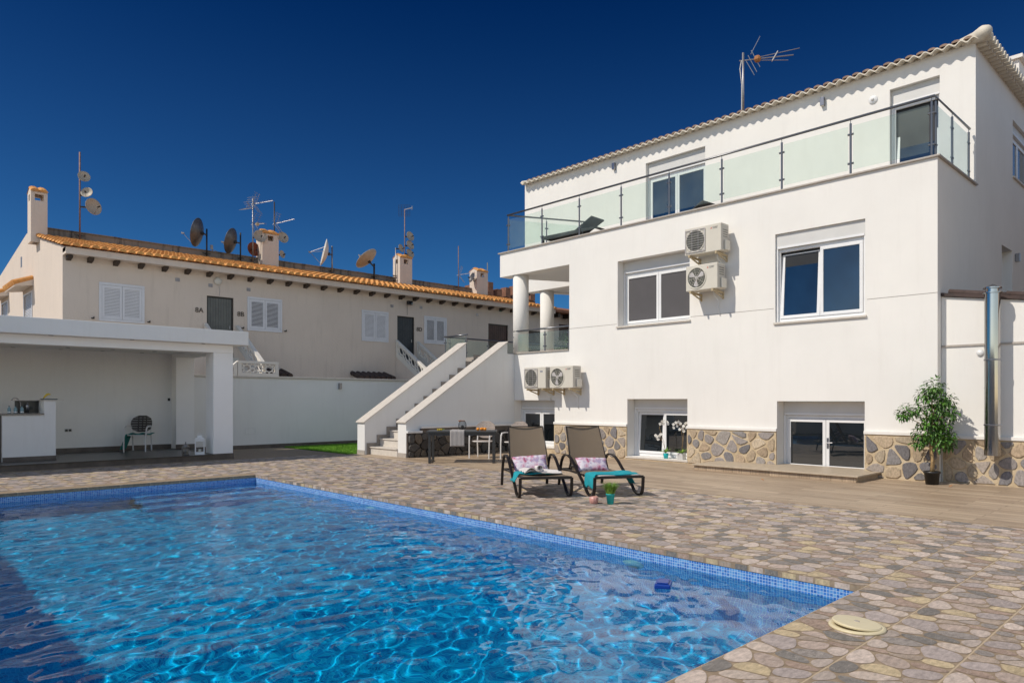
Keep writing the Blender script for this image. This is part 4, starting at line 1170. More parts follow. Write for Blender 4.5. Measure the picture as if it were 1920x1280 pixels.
cushion('cushion', 'lilac and pink floral cushion propped behind the white towels', 'cushion', M['floral'], .60, .32, .14, along(LA, RA, -.02, 1.08, .425), (math.radians(-33), math.radians(-3), RA))
cushion('cushion', 'pink floral cushion on the lounger with the turquoise towel', 'cushion', M['floral'], .57, .28, .14, along(LB, RB, -.02, 1.06, .405), (math.radians(-38), math.radians(2), RB))

def cloth(name, label, mat, base, rz, P, m, q, th=.012, parent=None, cat='towel'):
    vs = []; fs = []
    for i in range(m + 1):
        for j in range(q + 1): vs.append(Vector(P(i / m, j / q)))
    k = len(vs); low = []
    for i in range(m + 1):
        for j in range(q + 1):
            a = vs[min(i + 1, m) * (q + 1) + j] - vs[max(i - 1, 0) * (q + 1) + j]; b = vs[i * (q + 1) + min(j + 1, q)] - vs[i * (q + 1) + max(j - 1, 0)]
            nn = a.cross(b); nn = nn.normalized() if nn.length > 1e-9 else Vector((0, 0, 1)); low.append(vs[i * (q + 1) + j] - nn * th)
    allv = vs + low
    for i in range(m):
        for j in range(q):
            a = i * (q + 1) + j; fs.append((a, a + q + 1, a + q + 2, a + 1)); fs.append((k + a, k + a + 1, k + a + q + 2, k + a + q + 1))
    for i in range(m):
        a = i * (q + 1); fs.append((a, k + a, k + a + q + 1, a + q + 1)); a += q; fs.append((a, a + q + 1, k + a + q + 1, k + a))
    for j in range(q):
        a = j; fs.append((a, a + 1, k + a + 1, k + a)); a = m * (q + 1) + j; fs.append((a, k + a, k + a + 1, a + 1))
    g = MB(); g.add(allv, fs)
    if parent is None:
        o = build(name, g, mat, None, smooth=True); o.location = base; o.rotation_euler = (0, 0, rz); tag(o, label, cat)
    else:
        o = loc_part(name, g, mat, parent, smooth=True)
    return o
# profile across the lounger: hangs down the left side, lies on the seat, hangs a little on the right
def across(u, left, right, zt, W=.36):
    tot = left + 2 * W + right; s = u * tot
    if s < left: return (-W - .02 - .02 * math.sin((left - s) * 9), zt - (left - s))
    if s < left + 2 * W: return (-W + (s - left), zt + .006 * math.sin((s - left) * 14))
    return (W + .02, zt - (s - left - 2 * W))
def tw(u, v):
    x, z = across(u, .22, .03, .352)
    return (x, .04 + .40 * v + .03 * math.sin(u * 7), z + .010 * math.sin(v * 11 + u * 4) - (.0 if z > .33 else .02 * math.sin(v * 9)))
tw_o = cloth('towel', 'turquoise towel folded over the foot of the lounger and hanging down its left side', M['teal'], LB, RB, tw, 44, 14, .022)
cloth('lining', '', M['whitetowel'], LB, RB, lambda u, v: ((-.33 + .69 * u), .02 + .40 * v, .337 + .004 * math.sin(u * 9)), 20, 8, .016, parent=tw_o)
cloth('hanging_end', '', M['teal'], LB, RB, lambda u, v: (.31 + .10 * u + .01 * math.sin(v * 8), .30 + .24 * v, .30 - .13 * u ** 1.5 - .02 * v), 8, 8, .012, parent=tw_o)
t1 = cloth('towel', 'turquoise towel spread under the white towel on the lounger nearer the table', M['teal'], LA, RA, lambda u, v: (-.44 + .78 * u, .34 + .36 * v, (.345 if u > .1 else .345 - (.1 - u) * 1.3) + .006 * math.sin(u * 14 + v * 5)), 36, 12, .012)
t2 = cloth('towel', 'crumpled white towel lying folded on the lounger nearer the table', M['whitetowel'], LA, RA, lambda u, v: (-.28 + .60 * u, .30 + .44 * v + .04 * math.sin(u * 5), .362 + .03 * abs(math.sin(u * 6 + v * 4)) * math.exp(-((u - .3) ** 2) * 6) + .012 * math.sin(v * 13 + u * 6)), 30, 22, .016)
cloth('rolled_fold', '', M['whitetowel'], LA, RA, lambda u, v: (-.03 + .05 * math.cos(v * 2 * PI) * (1 - .4 * u) + .02 * math.sin(u * 12), .32 + .17 * u, .43 + .045 * math.sin(v * 2 * PI) * (1 - .4 * u)), 10, 14, .006, parent=t2)
cloth('loose_corner', '', M['whitetowel'], LA, RA, lambda u, v: (-.26 + .18 * u, .28 + .20 * v, .385 + .06 * math.sin(PI * u) * (1 - v)), 10, 10, .008, parent=t2)

# small pot with grass and the pink candle
def tuft(g, c, r, h, n, lean=.5):
    for i in range(n):
        a = rnd.random() * 2 * PI; q = r * math.sqrt(rnd.random()) * .5; x, y = c[0] + math.cos(a) * q, c[1] + math.sin(a) * q
        hh = h * rnd.uniform(.6, 1.05); l = lean * r * rnd.uniform(.3, 1.6); da = a + rnd.uniform(-.5, .5); wv = .0035
        px, py = -math.sin(da) * wv, math.cos(da) * wv
        m_ = (x + math.cos(da) * l * .35, y + math.sin(da) * l * .35, c[2] + hh * .6); e_ = (x + math.cos(da) * l, y + math.sin(da) * l, c[2] + hh)
        g.add([(x - px, y - py, c[2]), (x + px, y + py, c[2]), (m_[0] + px, m_[1] + py, m_[2]), (m_[0] - px, m_[1] - py, m_[2]), e_], [(0, 1, 2, 3), (3, 2, 4)])
t = thing('potted_grass', 'small turquoise pot with a tuft of green grass standing before the right lounger', 'potted plant', (7.99, 6.38, .003))
g = MB(); g.lathe([(0, 0), (.045, 0), (.062, .135), (.066, .137), (.066, .15), (.06, .15), (.058, .13), (0, .128)], (0, 0, 0), 28); loc_part('pot', g, M['tealpot'], t, smooth=True)
g = MB(); tuft(g, (0, 0, .12), .10, .20, 420, .9); loc_part('leaves', g, M['leaf2'], t)
t = thing('candle_holder', 'low pink ribbed glass candle holder on the pebble tiles', 'candle holder', (7.86, 6.58, .003))
g = MB(); n = 40; prof = [(.045, 0), (.062, .02), (.066, .06), (.060, .095), (.052, .10), (.05, .07), (0, .07)]
vs = []
for r, z in prof:
    for j in range(n):
        a = 2 * PI * j / n; q = r * (1 + (.04 * math.cos(a * 10) if z > 0 and r > .055 else 0)); vs.append((q * math.cos(a), q * math.sin(a), z))
g.add(vs, [(i * n + j, i * n + (j + 1) % n, (i + 1) * n + (j + 1) % n, (i + 1) * n + j) for i in range(len(prof) - 1) for j in range(n)]); loc_part('glass', g, M['pinkcandle'], t, smooth=True)
g = MB(); g.lathe([(0, .086), (.04, .086), (.042, .07)], (0, 0, 0), 20); loc_part('wax', g, M['pvc'], t, smooth=True)

# ------------------------------------------------------------------ table and chairs
TA = Vector((9.98, 13.44, .004)); TD = Vector((1.12, -1.05, 0)).normalized(); trz = math.atan2(TD.y, TD.x); TL, TW = 1.62, .84
t = thing('dining_table', 'long anthracite outdoor table with open frame legs beside the stair', 'table', TA, trz)
g = MB(); g.box(-.04, -.02, .72, TL, TW, .765); loc_part('tabletop', g, M['table'], t, bevel=.004)
for x in (0, TL - .10):
    g = MB(); g.box(x, 0, 0, x + .06, .06, .719); g.box(x, TW - .06, 0, x + .06, TW, .719); g.box(x, .061, 0, x + .06, TW - .061, .045); loc_part('leg', g, M['table'], t, bevel=.003)
g = MB(); g.box(.061, .01, .66, TL - .101, .04, .719); g.box(.061, TW - .04, .66, TL - .101, TW - .01, .719); loc_part('apron', g, M['table'], t)
def on_table(x, y, z=.766): return along(TA, trz, x, y, z)
rn = cloth('table_runner', 'pale grey cloth laid over the table and hanging down its front edge', M['greytowel'], TA, trz, lambda u, v: (.52 + .34 * v, (-.03 - .004 * math.sin(v * 20) if u < .42 else -.03 + (u - .42) * 1.1), (.40 + .9 * u + .0 * v if u < .42 else .777)), 24, 12, .006, cat='table runner')
frn = [('orange', 'orange at the left of the row lying on the table', (1.17, .22, 0)), ('orange', 'orange in the middle of the row on the table', (1.25, .26, 0)), ('orange', 'orange at the right end of the row on the table', (1.34, .22, 0)), ('orange', 'orange behind the others on the table', (1.28, .34, 0))]
for nm, lb, (x, y, z) in frn:
    g = MB(); g.ball((0, 0, .038), .038, 20, (1, 1, .95)); o = build(nm, g, M['orange'], None, smooth=True); o.location = on_table(x, y); tag(o, lb, 'orange', 'oranges on the table')
    g = MB(); g.lathe([(0, .078), (.004, .077), (.005, .072)], (0, 0, 0), 8); loc_part('stalk', g, M['leaf'], o)
t = thing('flower_sprig', 'small yellow flowers with a green leaf lying on the table near its left end', 'flowers', on_table(.25, .2))
for k in range(6):
    g = MB(); a = k * 1.05; cx, cy = math.cos(a) * .05, math.sin(a) * .04
    for q in range(6):
        b_ = q * PI / 3; g.add([(cx, cy, .03), (cx + math.cos(b_) * .028, cy + math.sin(b_) * .028, .042), (cx + math.cos(b_ + .6) * .03, cy + math.sin(b_ + .6) * .03, .05), (cx + math.cos(b_ + 1) * .02, cy + math.sin(b_ + 1) * .02, .035)], [(0, 1, 2, 3)])
    g.ball((cx, cy, .025), .022, 8); loc_part('flower', g, M['yellow'], t)
g = MB(); g.add([(.05, 0, .01), (.12, .02, .03), (.16, 0, .035), (.11, -.02, .025)], [(0, 1, 2, 3)]); loc_part('leaf', g, M['leaf2'], t)
t = thing('wire_lantern', 'black wire lantern with a wooden rim standing on the table', 'lantern', on_table(.78, .45))
prof = [(.055, .0), (.085, .05), (.10, .10), (.095, .16), (.075, .205), (.06, .225)]
g = MB()
for k in range(20):
    a = 2 * PI * k / 20
    for s in (1, -1): g.tube([(r * math.cos(a + s * z * 3.2), r * math.sin(a + s * z * 3.2), z) for r, z in prof], .0018, 4, caps=False)
loc_part('wire_body', g, M['wire'], t)
g = MB()
for r, z in (prof[0], prof[-1]): g.tube([(r * math.cos(q * PI / 12), r * math.sin(q * PI / 12), z) for q in range(25)], .005, 6, caps=False)
loc_part('rim', g, M['wire'], t)
g = MB(); g.lathe([(.0, .226), (.058, .227), (.06, .24), (.0, .242)], (0, 0, 0), 20); g.bar((-.11, 0, .23), (-.05, 0, .235), .03, .025); loc_part('lid', g, M['wood'], t)
g = MB(); g.lathe([(0, .0), (.035, .0), (.035, .12), (0, .125)], (0, 0, 0), 16); loc_part('candle', g, M['darkmetal'], t, smooth=True)

def chair(label, slats, loc, rz, group='garden chairs'):
    """front faces -Y locally; seat .44 m, rounded slatted back"""
    t = thing('garden_chair', label, 'chair', (0, 0, 0), 0, group)
    fr = M['chairwhite']
    g = MB(); n = 14
    out = [(.24 * math.copysign(abs(math.cos(a)) ** .7, math.cos(a)), .22 * math.copysign(abs(math.sin(a)) ** .7, math.sin(a))) for a in [2 * PI * k / 28 for k in range(28)]]
    g.prism(out, 'z', .43, .45); loc_part('seat', g, slats, t, bevel=.006)
    g = MB(); g.tube([(x * 1.02, y * 1.02, .432) for x, y in out + out[:1]], .014, 8, caps=False); loc_part('seat_frame', g, fr, t, smooth=True)
    for sx in (-1, 1):
        g = MB(); g.flatbar([(sx * .27, -.25, .0), (sx * .275, -.235, .42), (sx * .28, -.21, .60), (sx * .285, -.16, .655), (sx * .285, 0, .67), (sx * .275, .12, .665), (sx * .25, .2, .64)], .028, .03, (1, 0, 0)); loc_part('arm', g, fr, t)
        g = MB(); g.flatbar([(sx * .235, .27, .0), (sx * .235, .235, .43), (sx * .22, .245, .62)], .028, .028, (1, 0, 0)); loc_part('leg', g, fr, t)
    # oval back of horizontal slats
    bk = None; nb = 7; H0, H1 = .50, .95; cz = (H0 + H1) / 2; hr = (H1 - H0) / 2
    g = MB()
    for k in range(nb):
        za = H0 + (H1 - H0) * k / nb + .0035; zb = H0 + (H1 - H0) * (k + 1) / nb - .0035; zc = (za + zb) / 2
        def row(z):
            wv = .27 * max(.05, 1 - abs((z - cz) / (hr + .004)) ** 2.5) ** .42
            return [(-wv + 2 * wv * q / 8, .235 + .14 * (z - H0) - .9 * (-wv + 2 * wv * q / 8) ** 2) for q in range(9)]
        lo_, hi_ = row(za), row(zb)
        vs = [(x, y, za) for x, y in lo_] + [(x, y, zb) for x, y in hi_] + [(x, y + .016, za) for x, y in lo_] + [(x, y + .016, zb) for x, y in hi_]
        fs = []
        for q in range(8): fs += [(q, q + 1, 9 + q + 1, 9 + q), (18 + q + 1, 18 + q, 27 + q, 27 + q + 1), (9 + q, 9 + q + 1, 27 + q + 1, 27 + q), (q + 1, q, 18 + q, 18 + q + 1)]
        fs += [(0, 9, 27, 18), (8, 26, 35, 17)]
        g.add(vs, fs)
    for x in (-.1, 0, .1): g.flatbar([(x, .249 - .9 * x * x, H0 + .01), (x, .25 + .14 * (cz - H0) - .9 * x * x, cz), (x, .252 + .14 * (H1 - H0) - .9 * x * x, H1 - .02)], .03, .01, (1, 0, 0))
    loc_part('backrest', g, slats, t)
    t.location = loc; t.rotation_euler = (0, 0, rz)
    return t
crz = trz                                             # chairs on the far side of the table face the viewer
CGP = 'garden chairs with rounded slatted backs'
chair('taupe slatted garden chair behind the oranges, at the right end of the table', M['taupe'], (11.98, 13.78, .004), math.radians(-62), CGP)
chair('taupe slatted garden chair half hidden behind the left sun lounger', M['taupe'], (12.35, 12.95, .004), math.radians(-75), CGP)
pc = chair('dark slatted garden chair with white frame standing inside the pavilion', M['darkslat'], (5.62, 20.45, .141), math.radians(-36), CGP)
pcb = Vector((5.62, 20.45, .141)); pr = math.radians(-36)
cloth('towel', 'sea green towel thrown over the seat of the pavilion chair', M['green_towel'], pcb, pr, lambda u, v: ((-.40 + .74 * u), -.17 + .36 * v, (.475 + .015 * math.sin(u * 17 + v * 4) if u > .2 else .475 - (.2 - u) * 2.1)), 34, 12, .02)

# lanterns at the pavilion edge
t = thing('lantern', 'white metal house-shaped lantern at the pavilion edge beside the post', 'lantern', (6.42, 18.22, .141), math.radians(-20))
g = MB(); g.box(-.11, -.11, 0, .11, .11, .02); g.box(-.115, -.115, .38, .115, .115, .40); g.box(-.095, -.095, .40, .095, .095, .425)
for sx in (-1, 1):
    for sy in (-1, 1): g.box(sx * .10 - .012, sy * .10 - .012, .02, sx * .10 + .012, sy * .10 + .012, .38)
for sx in (-1, 1): g.box(sx * .1 - .008, -.088, .33, sx * .1 + .008, .088, .38); g.box(-.088, sx * .1 - .008, .33, .088, sx * .1 + .008, .38); g.box(-.088, sx * .1 - .008, .02, .088, sx * .1 + .008, .06)
loc_part('frame', g, M['pvc'], t, bevel=.002)
g = MB(); g.box(-.055, -.055, .4255, .055, .055, .48); g.tube([(-.045, 0, .48), (-.045, 0, .52), (.045, 0, .52), (.045, 0, .48)], .006, 6); loc_part('cap', g, M['pvc'], t)
g = MB(); g.lathe([(0, .021), (.035, .021), (.035, .13), (0, .13)], (0, 0, 0), 16); loc_part('candle', g, M['lampface'], t)
g = MB(); [g.box(sx * .094 - .001, -.088, .06, sx * .094 + .001, .088, .33) for sx in (-1, 1)]; loc_part('glass', g, M['clear'], t)
t = thing('glass_lantern', 'low silver filigree lantern at the pavilion edge left of the white lantern', 'lantern', (6.10, 18.28, .141))
g = MB(); g.lathe([(0, 0), (.085, 0), (.09, .02), (.082, .03)], (0, 0, 0), 8); g.lathe([(.09, .20), (.06, .25), (.02, .275), (.012, .30), (.02, .31), (0, .325)], (0, 0, 0), 8)
for k in range(16):
    a = k * PI / 8; g.tube([(.085 * math.cos(a), .085 * math.sin(a), .02), (.088 * math.cos(a + .2), .088 * math.sin(a + .2), .11), (.085 * math.cos(a), .085 * math.sin(a), .20)], .005, 5)
loc_part('frame', g, M['silver'], t)
g = MB(); g.lathe([(0, .03), (.06, .03), (.06, .15), (0, .15)], (0, 0, 0), 16); loc_part('candle', g, M['silver'], t, smooth=True)

# ------------------------------------------------------------------ potted ficus and orchids
def leaf(g, p, d, L_, wd, up=Vector((0, 0, 1)), droop=.3):
    d = d.normalized(); s = d.cross(up); s = s.normalized() if s.length > 1e-3 else Vector((1, 0, 0)); n_ = s.cross(d)
    m_ = p + d * L_ * .45 + n_ * .006; e_ = p + d * L_ - n_ * L_ * droop
    g.add([p, m_ - s * wd, e_, m_ + s * wd, m_ - n_ * wd * .35], [(0, 1, 4), (1, 2, 4), (0, 4, 3), (4, 2, 3)])
FX = Vector((14.0, 3.93, .004))
t = thing('ficus_tree', 'tall potted ficus with a bare twisted trunk standing at the villa corner', 'potted tree', FX)
g = MB(); g.lathe([(0, 0), (.10, 0), (.125, .20), (.135, .20), (.135, .235), (.12, .235), (.115, .21), (0, .205)], (0, 0, 0), 32); loc_part('pot', g, M['blackpot'], t, smooth=True)
g = MB(); g.lathe([(0, .212), (.112, .208)], (0, 0, 0), 20); loc_part('soil', g, M['soil'], t)
g = MB()
g.tube([(0, 0, .2), (.012, -.01, .4), (-.012, .01, .6), (.01, .012, .8), (-.01, 0, 1.0), (.01, 0, 1.25), (0, 0, 1.6)], [.035, .032, .030, .028, .022, .016, .007], 10)
g.tube([(.012, 0, .22), (-.02, -.012, .42), (.018, .0, .62), (-.012, -.015, .8), (.01, 0, 1.0)], [.022, .022, .02, .018, .01], 8)
CR, CF = Vector((R_[0], R_[1], 0)), Vector((F_[0], F_[1], 0))
clumps = [((.04, 0, 1.72), .20, 150), ((-.10, .05, 1.58), .17, 90), ((.22, -.05, 1.50), .17, 110), ((.08, 0, 1.42), .20, 130), ((-.24, 0, 1.34), .13, 70), ((-.42, .05, 1.30), .17, 95), ((-.52, 0, 1.22), .11, 50), ((.30, 0, 1.28), .18, 110), ((.05, .05, 1.22), .22, 150), ((-.12, -.05, 1.08), .18, 120),
          ((.20, .05, 1.05), .20, 140), ((.02, 0, .90), .22, 160), ((.26, -.02, .84), .17, 120), ((-.20, 0, .88), .16, 90), ((-.24, .03, .74), .12, 60), ((.10, -.08, .76), .20, 110), ((.34, .06, .68), .10, 50)]
for (c, r, n_) in clumps:
    P_ = CR * c[0] + CF * c[1] + Vector((0, 0, c[2])); s0 = Vector((0, 0, max(.75, c[2] - .28)))
    g.tube([s0, (s0 + P_) / 2 + Vector((0, 0, .03)), P_], [.010, .007, .003], 6)
loc_part('trunk', g, M['bark'], t, smooth=True)
g = MB()
for (c, r, n_) in clumps:
    P_ = CR * c[0] + CF * c[1] + Vector((0, 0, c[2]))
    for i in range(int(n_ * 1.25)):
        v = Vector((rnd.gauss(0, 1), rnd.gauss(0, 1), rnd.gauss(0, .8))); v.normalize(); q = P_ + v * r * .92 * rnd.random() ** .6
        d = (v + Vector((rnd.uniform(-.6, .6), rnd.uniform(-.6, .6), rnd.uniform(-1.0, .2)))); leaf(g, q, d, rnd.uniform(.06, .10), rnd.uniform(.016, .026))
loc_part('crown', g, M['leaf'], t)

def orchid(label, loc, potm, square, stems):
    t = thing('orchid', label, 'orchid', loc, 0, 'white orchids on the window sill')
    g = MB()
    if square: g.prism([(-.075, -.075), (.075, -.075), (.075, .075), (-.075, .075)], 'z', 0, .15)
    else: g.lathe([(0, 0), (.05, 0), (.068, .12), (.062, .125), (0, .11)], (0, 0, 0), 24)
    loc_part('pot', g, potm, t, bevel=.004 if square else 0, smooth=not square)
    g = MB()
    for k in range(11):
        a = k * 2.4; d = Vector((math.cos(a), math.sin(a), .5 + .4 * (k % 3))); leaf(g, Vector((0, 0, .13)), d, rnd.uniform(.16, .26), .026, droop=.25)
    loc_part('leaves', g, M['leaf2'], t)
    for st in stems:
        pts = [CR * a + CF * b + Vector((0, 0, z)) for a, b, z in st[0]]
        g = MB(); g.tube(pts, .004, 6); sm = loc_part('stem', g, M['bark'], t, smooth=True)
        g = MB()
        for (a, b, z) in st[1]:
            c = CR * a + CF * b + Vector((0, 0, z)); f = (-CF + Vector((rnd.uniform(-.5, .5), rnd.uniform(-.5, .5), rnd.uniform(-.2, .4)))).normalized(); u_ = f.cross(Vector((0, 0, 1))).normalized(); w_ = u_.cross(f)
            for k in range(5):
                an = k * 2 * PI / 5 + .3; dd = u_ * math.cos(an) + w_ * math.sin(an); ee = f.cross(dd)
                g.add([c, c + dd * .024 + ee * .019 + f * .006, c + dd * .043, c + dd * .024 - ee * .019 + f * .006], [(0, 1, 2, 3)])
        loc_part('blossom', g, M['petal'], sm)
    return t
orchid('white orchid in a round turquoise pot on the low window sill', (14.50, 9.86, .082), M['tealpot'], False,
       [([(0, 0, .12), (-.05, 0, .4), (-.16, 0, .75), (-.10, 0, .92), (.02, 0, .90)], [(-.14, 0, .84), (-.09, 0, .90), (-.03, -.02, .91), (.03, 0, .88), (-.06, 0, .84), (.05, 0, .84)]),
        ([(0, 0, .12), (-.04, 0, .3), (-.12, 0, .5), (-.18, 0, .57)], [(-.16, 0, .55), (-.22, 0, .53), (-.12, 0, .59), (-.19, 0, .47), (-.25, 0, .56)])])
orchid('white orchid in a square grey pot at the right end of the low window sill', (14.48, 9.40, .082), M['greypot'], True,
       [([(0, 0, .12), (.02, 0, .5), (-.02, 0, .8), (-.15, 0, .88)], [(-.20, 0, .84), (-.14, 0, .88), (-.08, 0, .90), (-.19, 0, .76), (-.11, 0, .80), (-.03, 0, .86)]),
        ([(0, 0, .12), (.04, 0, .5), (.06, 0, .8), (.12, 0, .86)], [(.04, 0, .80), (.09, 0, .86), (.14, 0, .88), (.10, 0, .76), (.02, 0, .74), (-.05, 0, .72), (.05, 0, .68), (.16, 0, .80)])])

# ------------------------------------------------------------------ the neighbouring terrace of houses
NX0, NX1, NY = 4.75, 26.3, 25.0
nb = thing('terraced_house', 'long low cream stucco terrace with orange tile roof behind the garden wall', 'terraced house', (15, 27, 0))
wins = [(5.78, 7.00, 4.05, 5.18), (10.52, 11.74, 4.07, 5.20), (15.25, 16.44, 3.97, 5.14), (18.38, 19.54, 4.04, 5.15)]
doors = [(9.05, 9.98, 3.02, 5.14, 'doorgrey'), (16.94, 17.83, 3.0, 5.09, 'doorblue'), (22.1, 23.4, 3.0, 5.15, 'doorbrown'), (24.6, 26.0, 3.0, 5.0, 'doorbrown')]
hl = [w_[:4] for w_ in wins] + [d_[:4] for d_ in doors]
us, zs, sol = holes(hl, [NX0, NX1], [0, 6.0])
g = grid_wall(MB(), us, zs, sol, PYf, NY, NY + .35); nwall = build('wall', g, M['stucco'], nb)
gh = [(29.85, 31.4, 3.9, 5.40), (35.1, 36.6, 3.9, 5.6), (31.85, 32.2, 6.5, 6.92)]
us, zs, sol = holes(gh, [NY + .35, 39.5], [0, 6.1])
g = MB()
us2, zs2, sol2 = holes(gh[:2], [NY + .35, 39.5], [0, 6.1])
grid_wall(g, us2, zs2, sol2, PXf, NX0, NX0 + .3)
g.prism([(NY + .35, 6.1), (39.5, 6.1), (37.2, 6.85), (31.0, 7.60), (30.0, 7.6), (28.9, 7.13), (24.6, 6.12), (24.6, 6.0), (NY + .35, 6.0)], 'x', NX0, NX0 + .3)
build('gable_wall', g, M['stucco'], nb)
g = MB(); g.prism([(32.03 + .17 * math.cos(a) * .8, 6.7 + .24 * math.sin(a)) for a in [k * PI / 6 for k in range(12)]], 'x', NX0 - .004, NX0 + .02)
g = MB(); g.box(NX0 - .003, 31.9, 6.52, NX0 + .01, 32.18, 6.92); build('gable_vent', g, M['galv'], nb)
g = MB(); g.box(NX0, 24.56, 5.93, NX1, NY - .002, 6.13); g.box(NX0 + .3, NY + .002, 6.002, NX1, NY + .35, 6.13); build('fascia', g, M['stucco'], nb)
x = 4.86
for k in range(30):
    g = MB(); x = 4.9 if k == 0 else 5.47 + (k - 1) * .725
    if x > NX1 - .1: break
    g.prism([(NY - .003, 5.78), (NY - .003, 5.928), (NY - .30, 5.928), (NY - .30, 5.86)], 'x', x - .07, x + .07); build('beam_end', g, M['brown'], nb)
# roof of the terrace
g = MB(); g.add([(NX0, 24.5, 6.14), (NX1, 24.5, 6.14), (NX1, 28.95, 7.17), (NX0, 28.95, 7.17)], [(0, 1, 2, 3)])
nroof = build('roof', g, M['rooftile'], nb)
g = MB(); per2 = .255; r2 = .10
L_ = math.hypot(4.5, 1.04); dy_, dz_ = 4.5 / L_, 1.04 / L_; tl = .42
for c in range(int((NX1 - NX0) / per2) + 1):
    xc = NX0 + c * per2
    for k in range(11):
        s0 = k * tl + rnd.uniform(-.02, .02); s1 = s0 + tl * 1.13
        vs = []
        jx = rnd.uniform(-.008, .008)
        for s, h, rr in ((s0, .032, r2 * 1.12), (s1, .0, r2 * .92)):
            for q in range(6):
                a = PI * q / 5; vs.append((xc + jx + math.cos(a) * rr, 24.44 + dy_ * s - dz_ * h, 6.13 + dz_ * s + h + math.sin(a) * rr * .9))
        g.add(vs, [(q, q + 6, q + 7, q + 1) for q in range(5)] + [(5, 4, 3, 2, 1, 0)])
build('roof_tile', g, M['rooftile'], nroof)
g = MB(); g.box(NX0 + .1, 29.0, 6.5, NX1 - 1.0, 29.3, 7.50); build('parapet', g, M['stained'], nb)
g = MB()
for k in range(36):
    a = 5.0 + k * .56; g.box(a, 28.96, 7.502, a + .55, 29.34, 7.535 + rnd.uniform(0, .012))
build('parapet_coping', g, M['stained'], nb)
g = MB(); g.prism([(29.3, 7.3), (31, 7.4), (37.2, 6.75), (39.5, 6.0), (29.3, 6.0)], 'x', NX0 + .3, NX1); build('rear_roof', g, M['stucco'], nb)
def chimney(x0, x1, zt):
    y0, y1 = 28.55, 29.15; zo = zt - .40; hw = .16; xm = (x0 + x1) / 2; ym = (y0 + y1) / 2
    g = MB()
    us, zs = [x0, xm - .13, xm + .13, x1], [6.9, zo, zo + .22, zt - .08]
    so = lambda u, z: not (xm - .13 < u < xm + .13 and zo < z < zo + .22)
    grid_wall(g, us, zs, so, PYf, y0, y0 + .09); grid_wall(g, us, zs, so, PYf, y1 - .09, y1)
    us2 = [y0 + .09, ym - .12, ym + .12, y1 - .09]; so2 = lambda u, z: not (ym - .12 < u < ym + .12 and zo < z < zo + .22)
    grid_wall(g, us2, zs, so2, PXf, x0, x0 + .09); grid_wall(g, us2, zs, so2, PXf, x1 - .09, x1)
    ch = build('chimney', g, M['stucco'], nb)
    g = MB()
    for k in range(2):
        xc = x0 + (x1 - x0) * (k + .5) / 2; rr = (x1 - x0) / 4 + .02
        for sgn, ya in ((-1, y0 - .06), (1, y1 + .06)):
            vs = []
            for yy, zz in ((ya, zt - .10), (ym, zt + .06)):
                for q in range(6):
                    a = PI * q / 5; vs.append((xc + math.cos(a) * rr, yy, zz + math.sin(a) * .085))
            g.add(vs, [(q, q + 6, q + 7, q + 1) for q in range(5)] + [(0, 1, 2, 3, 4, 5)])
    build('cap_tile', g, M['rooftile'], ch)
    g = MB(); g.prism([(y0, zt - .08), (y1, zt - .08), (ym, zt + .05)], 'x', x0, x1); build('cap', g, M['stucco'], ch)
for a in ((4.50, 4.98, 8.72), (12.60, 13.32, 8.62), (19.50, 20.22, 8.57), (24.42, 25.2, 8.52)): chimney(*a)
# shuttered windows
for k, (x0, x1, z0, z1) in enumerate(wins):
    closed = k in (0, 2)
    g = MB(); f = .07
    g.box(x0 - .05, NY - .03, z0 - .05, x1 + .05, NY - .002, z0 + .03); g.box(x0 - .05, NY - .03, z1 - .03, x1 + .05, NY - .002, z1 + .05)
    g.box(x0 - .05, NY - .03, z0 + .03, x0 + .03, NY - .002, z1 - .03); g.box(x1 - .03, NY - .03, z0 + .03, x1 + .05, NY - .002, z1 - .03)
    wn = build('window', g, M['shutter'], nb, bevel=.006)
    g = MB(); g.box(x0 + .01, NY + .12, z0 + .01, x1 - .01, NY + .14, z1 - .01); build('blackout', g, M['black'], wn)
    for s in (0, 1):
        a = x0 + .035 + s * (x1 - x0 - .06) / 2; b = a + (x1 - x0 - .08) / 2
        g = MB(); z_a, z_b = z0 + .035, z1 - .035; fr = .085
        g.box(a, NY - .02, z_a, b, NY + .02, z_a + fr); g.box(a, NY - .02, z_b - fr, b, NY + .02, z_b); g.box(a, NY - .02, z_a + fr, a + fr * .8, NY + .02, z_b - fr); g.box(b - fr * .8, NY - .02, z_a + fr, b, NY + .02, z_b - fr)
        ns = 19
        for q in range(ns):
            zz = z_a + fr + (z_b - z_a - 2 * fr) * (q + .5) / ns; hh = (z_b - z_a - 2 * fr) / ns
            g.bar((a + fr * .8, NY + .006, zz), (b - fr * .8, NY + .006, zz), .034 if not closed else .014, hh * (.50 if not closed else .80))
        build('shutter', g, M['shutter'], wn)
    if k in (0, 1):
        for xx in (x0 - .22, x1 + .18):
            g = MB(); g.box(xx - .04, NY - .06, z0 - .0, xx + .04, NY - .003, z0 + .035); g.tube([(xx, NY - .05, z0 + .02), (xx + .03, NY - .07, z0 + .07)], .014, 6); build('shutter_holder', g, M['darkmetal'], wn)
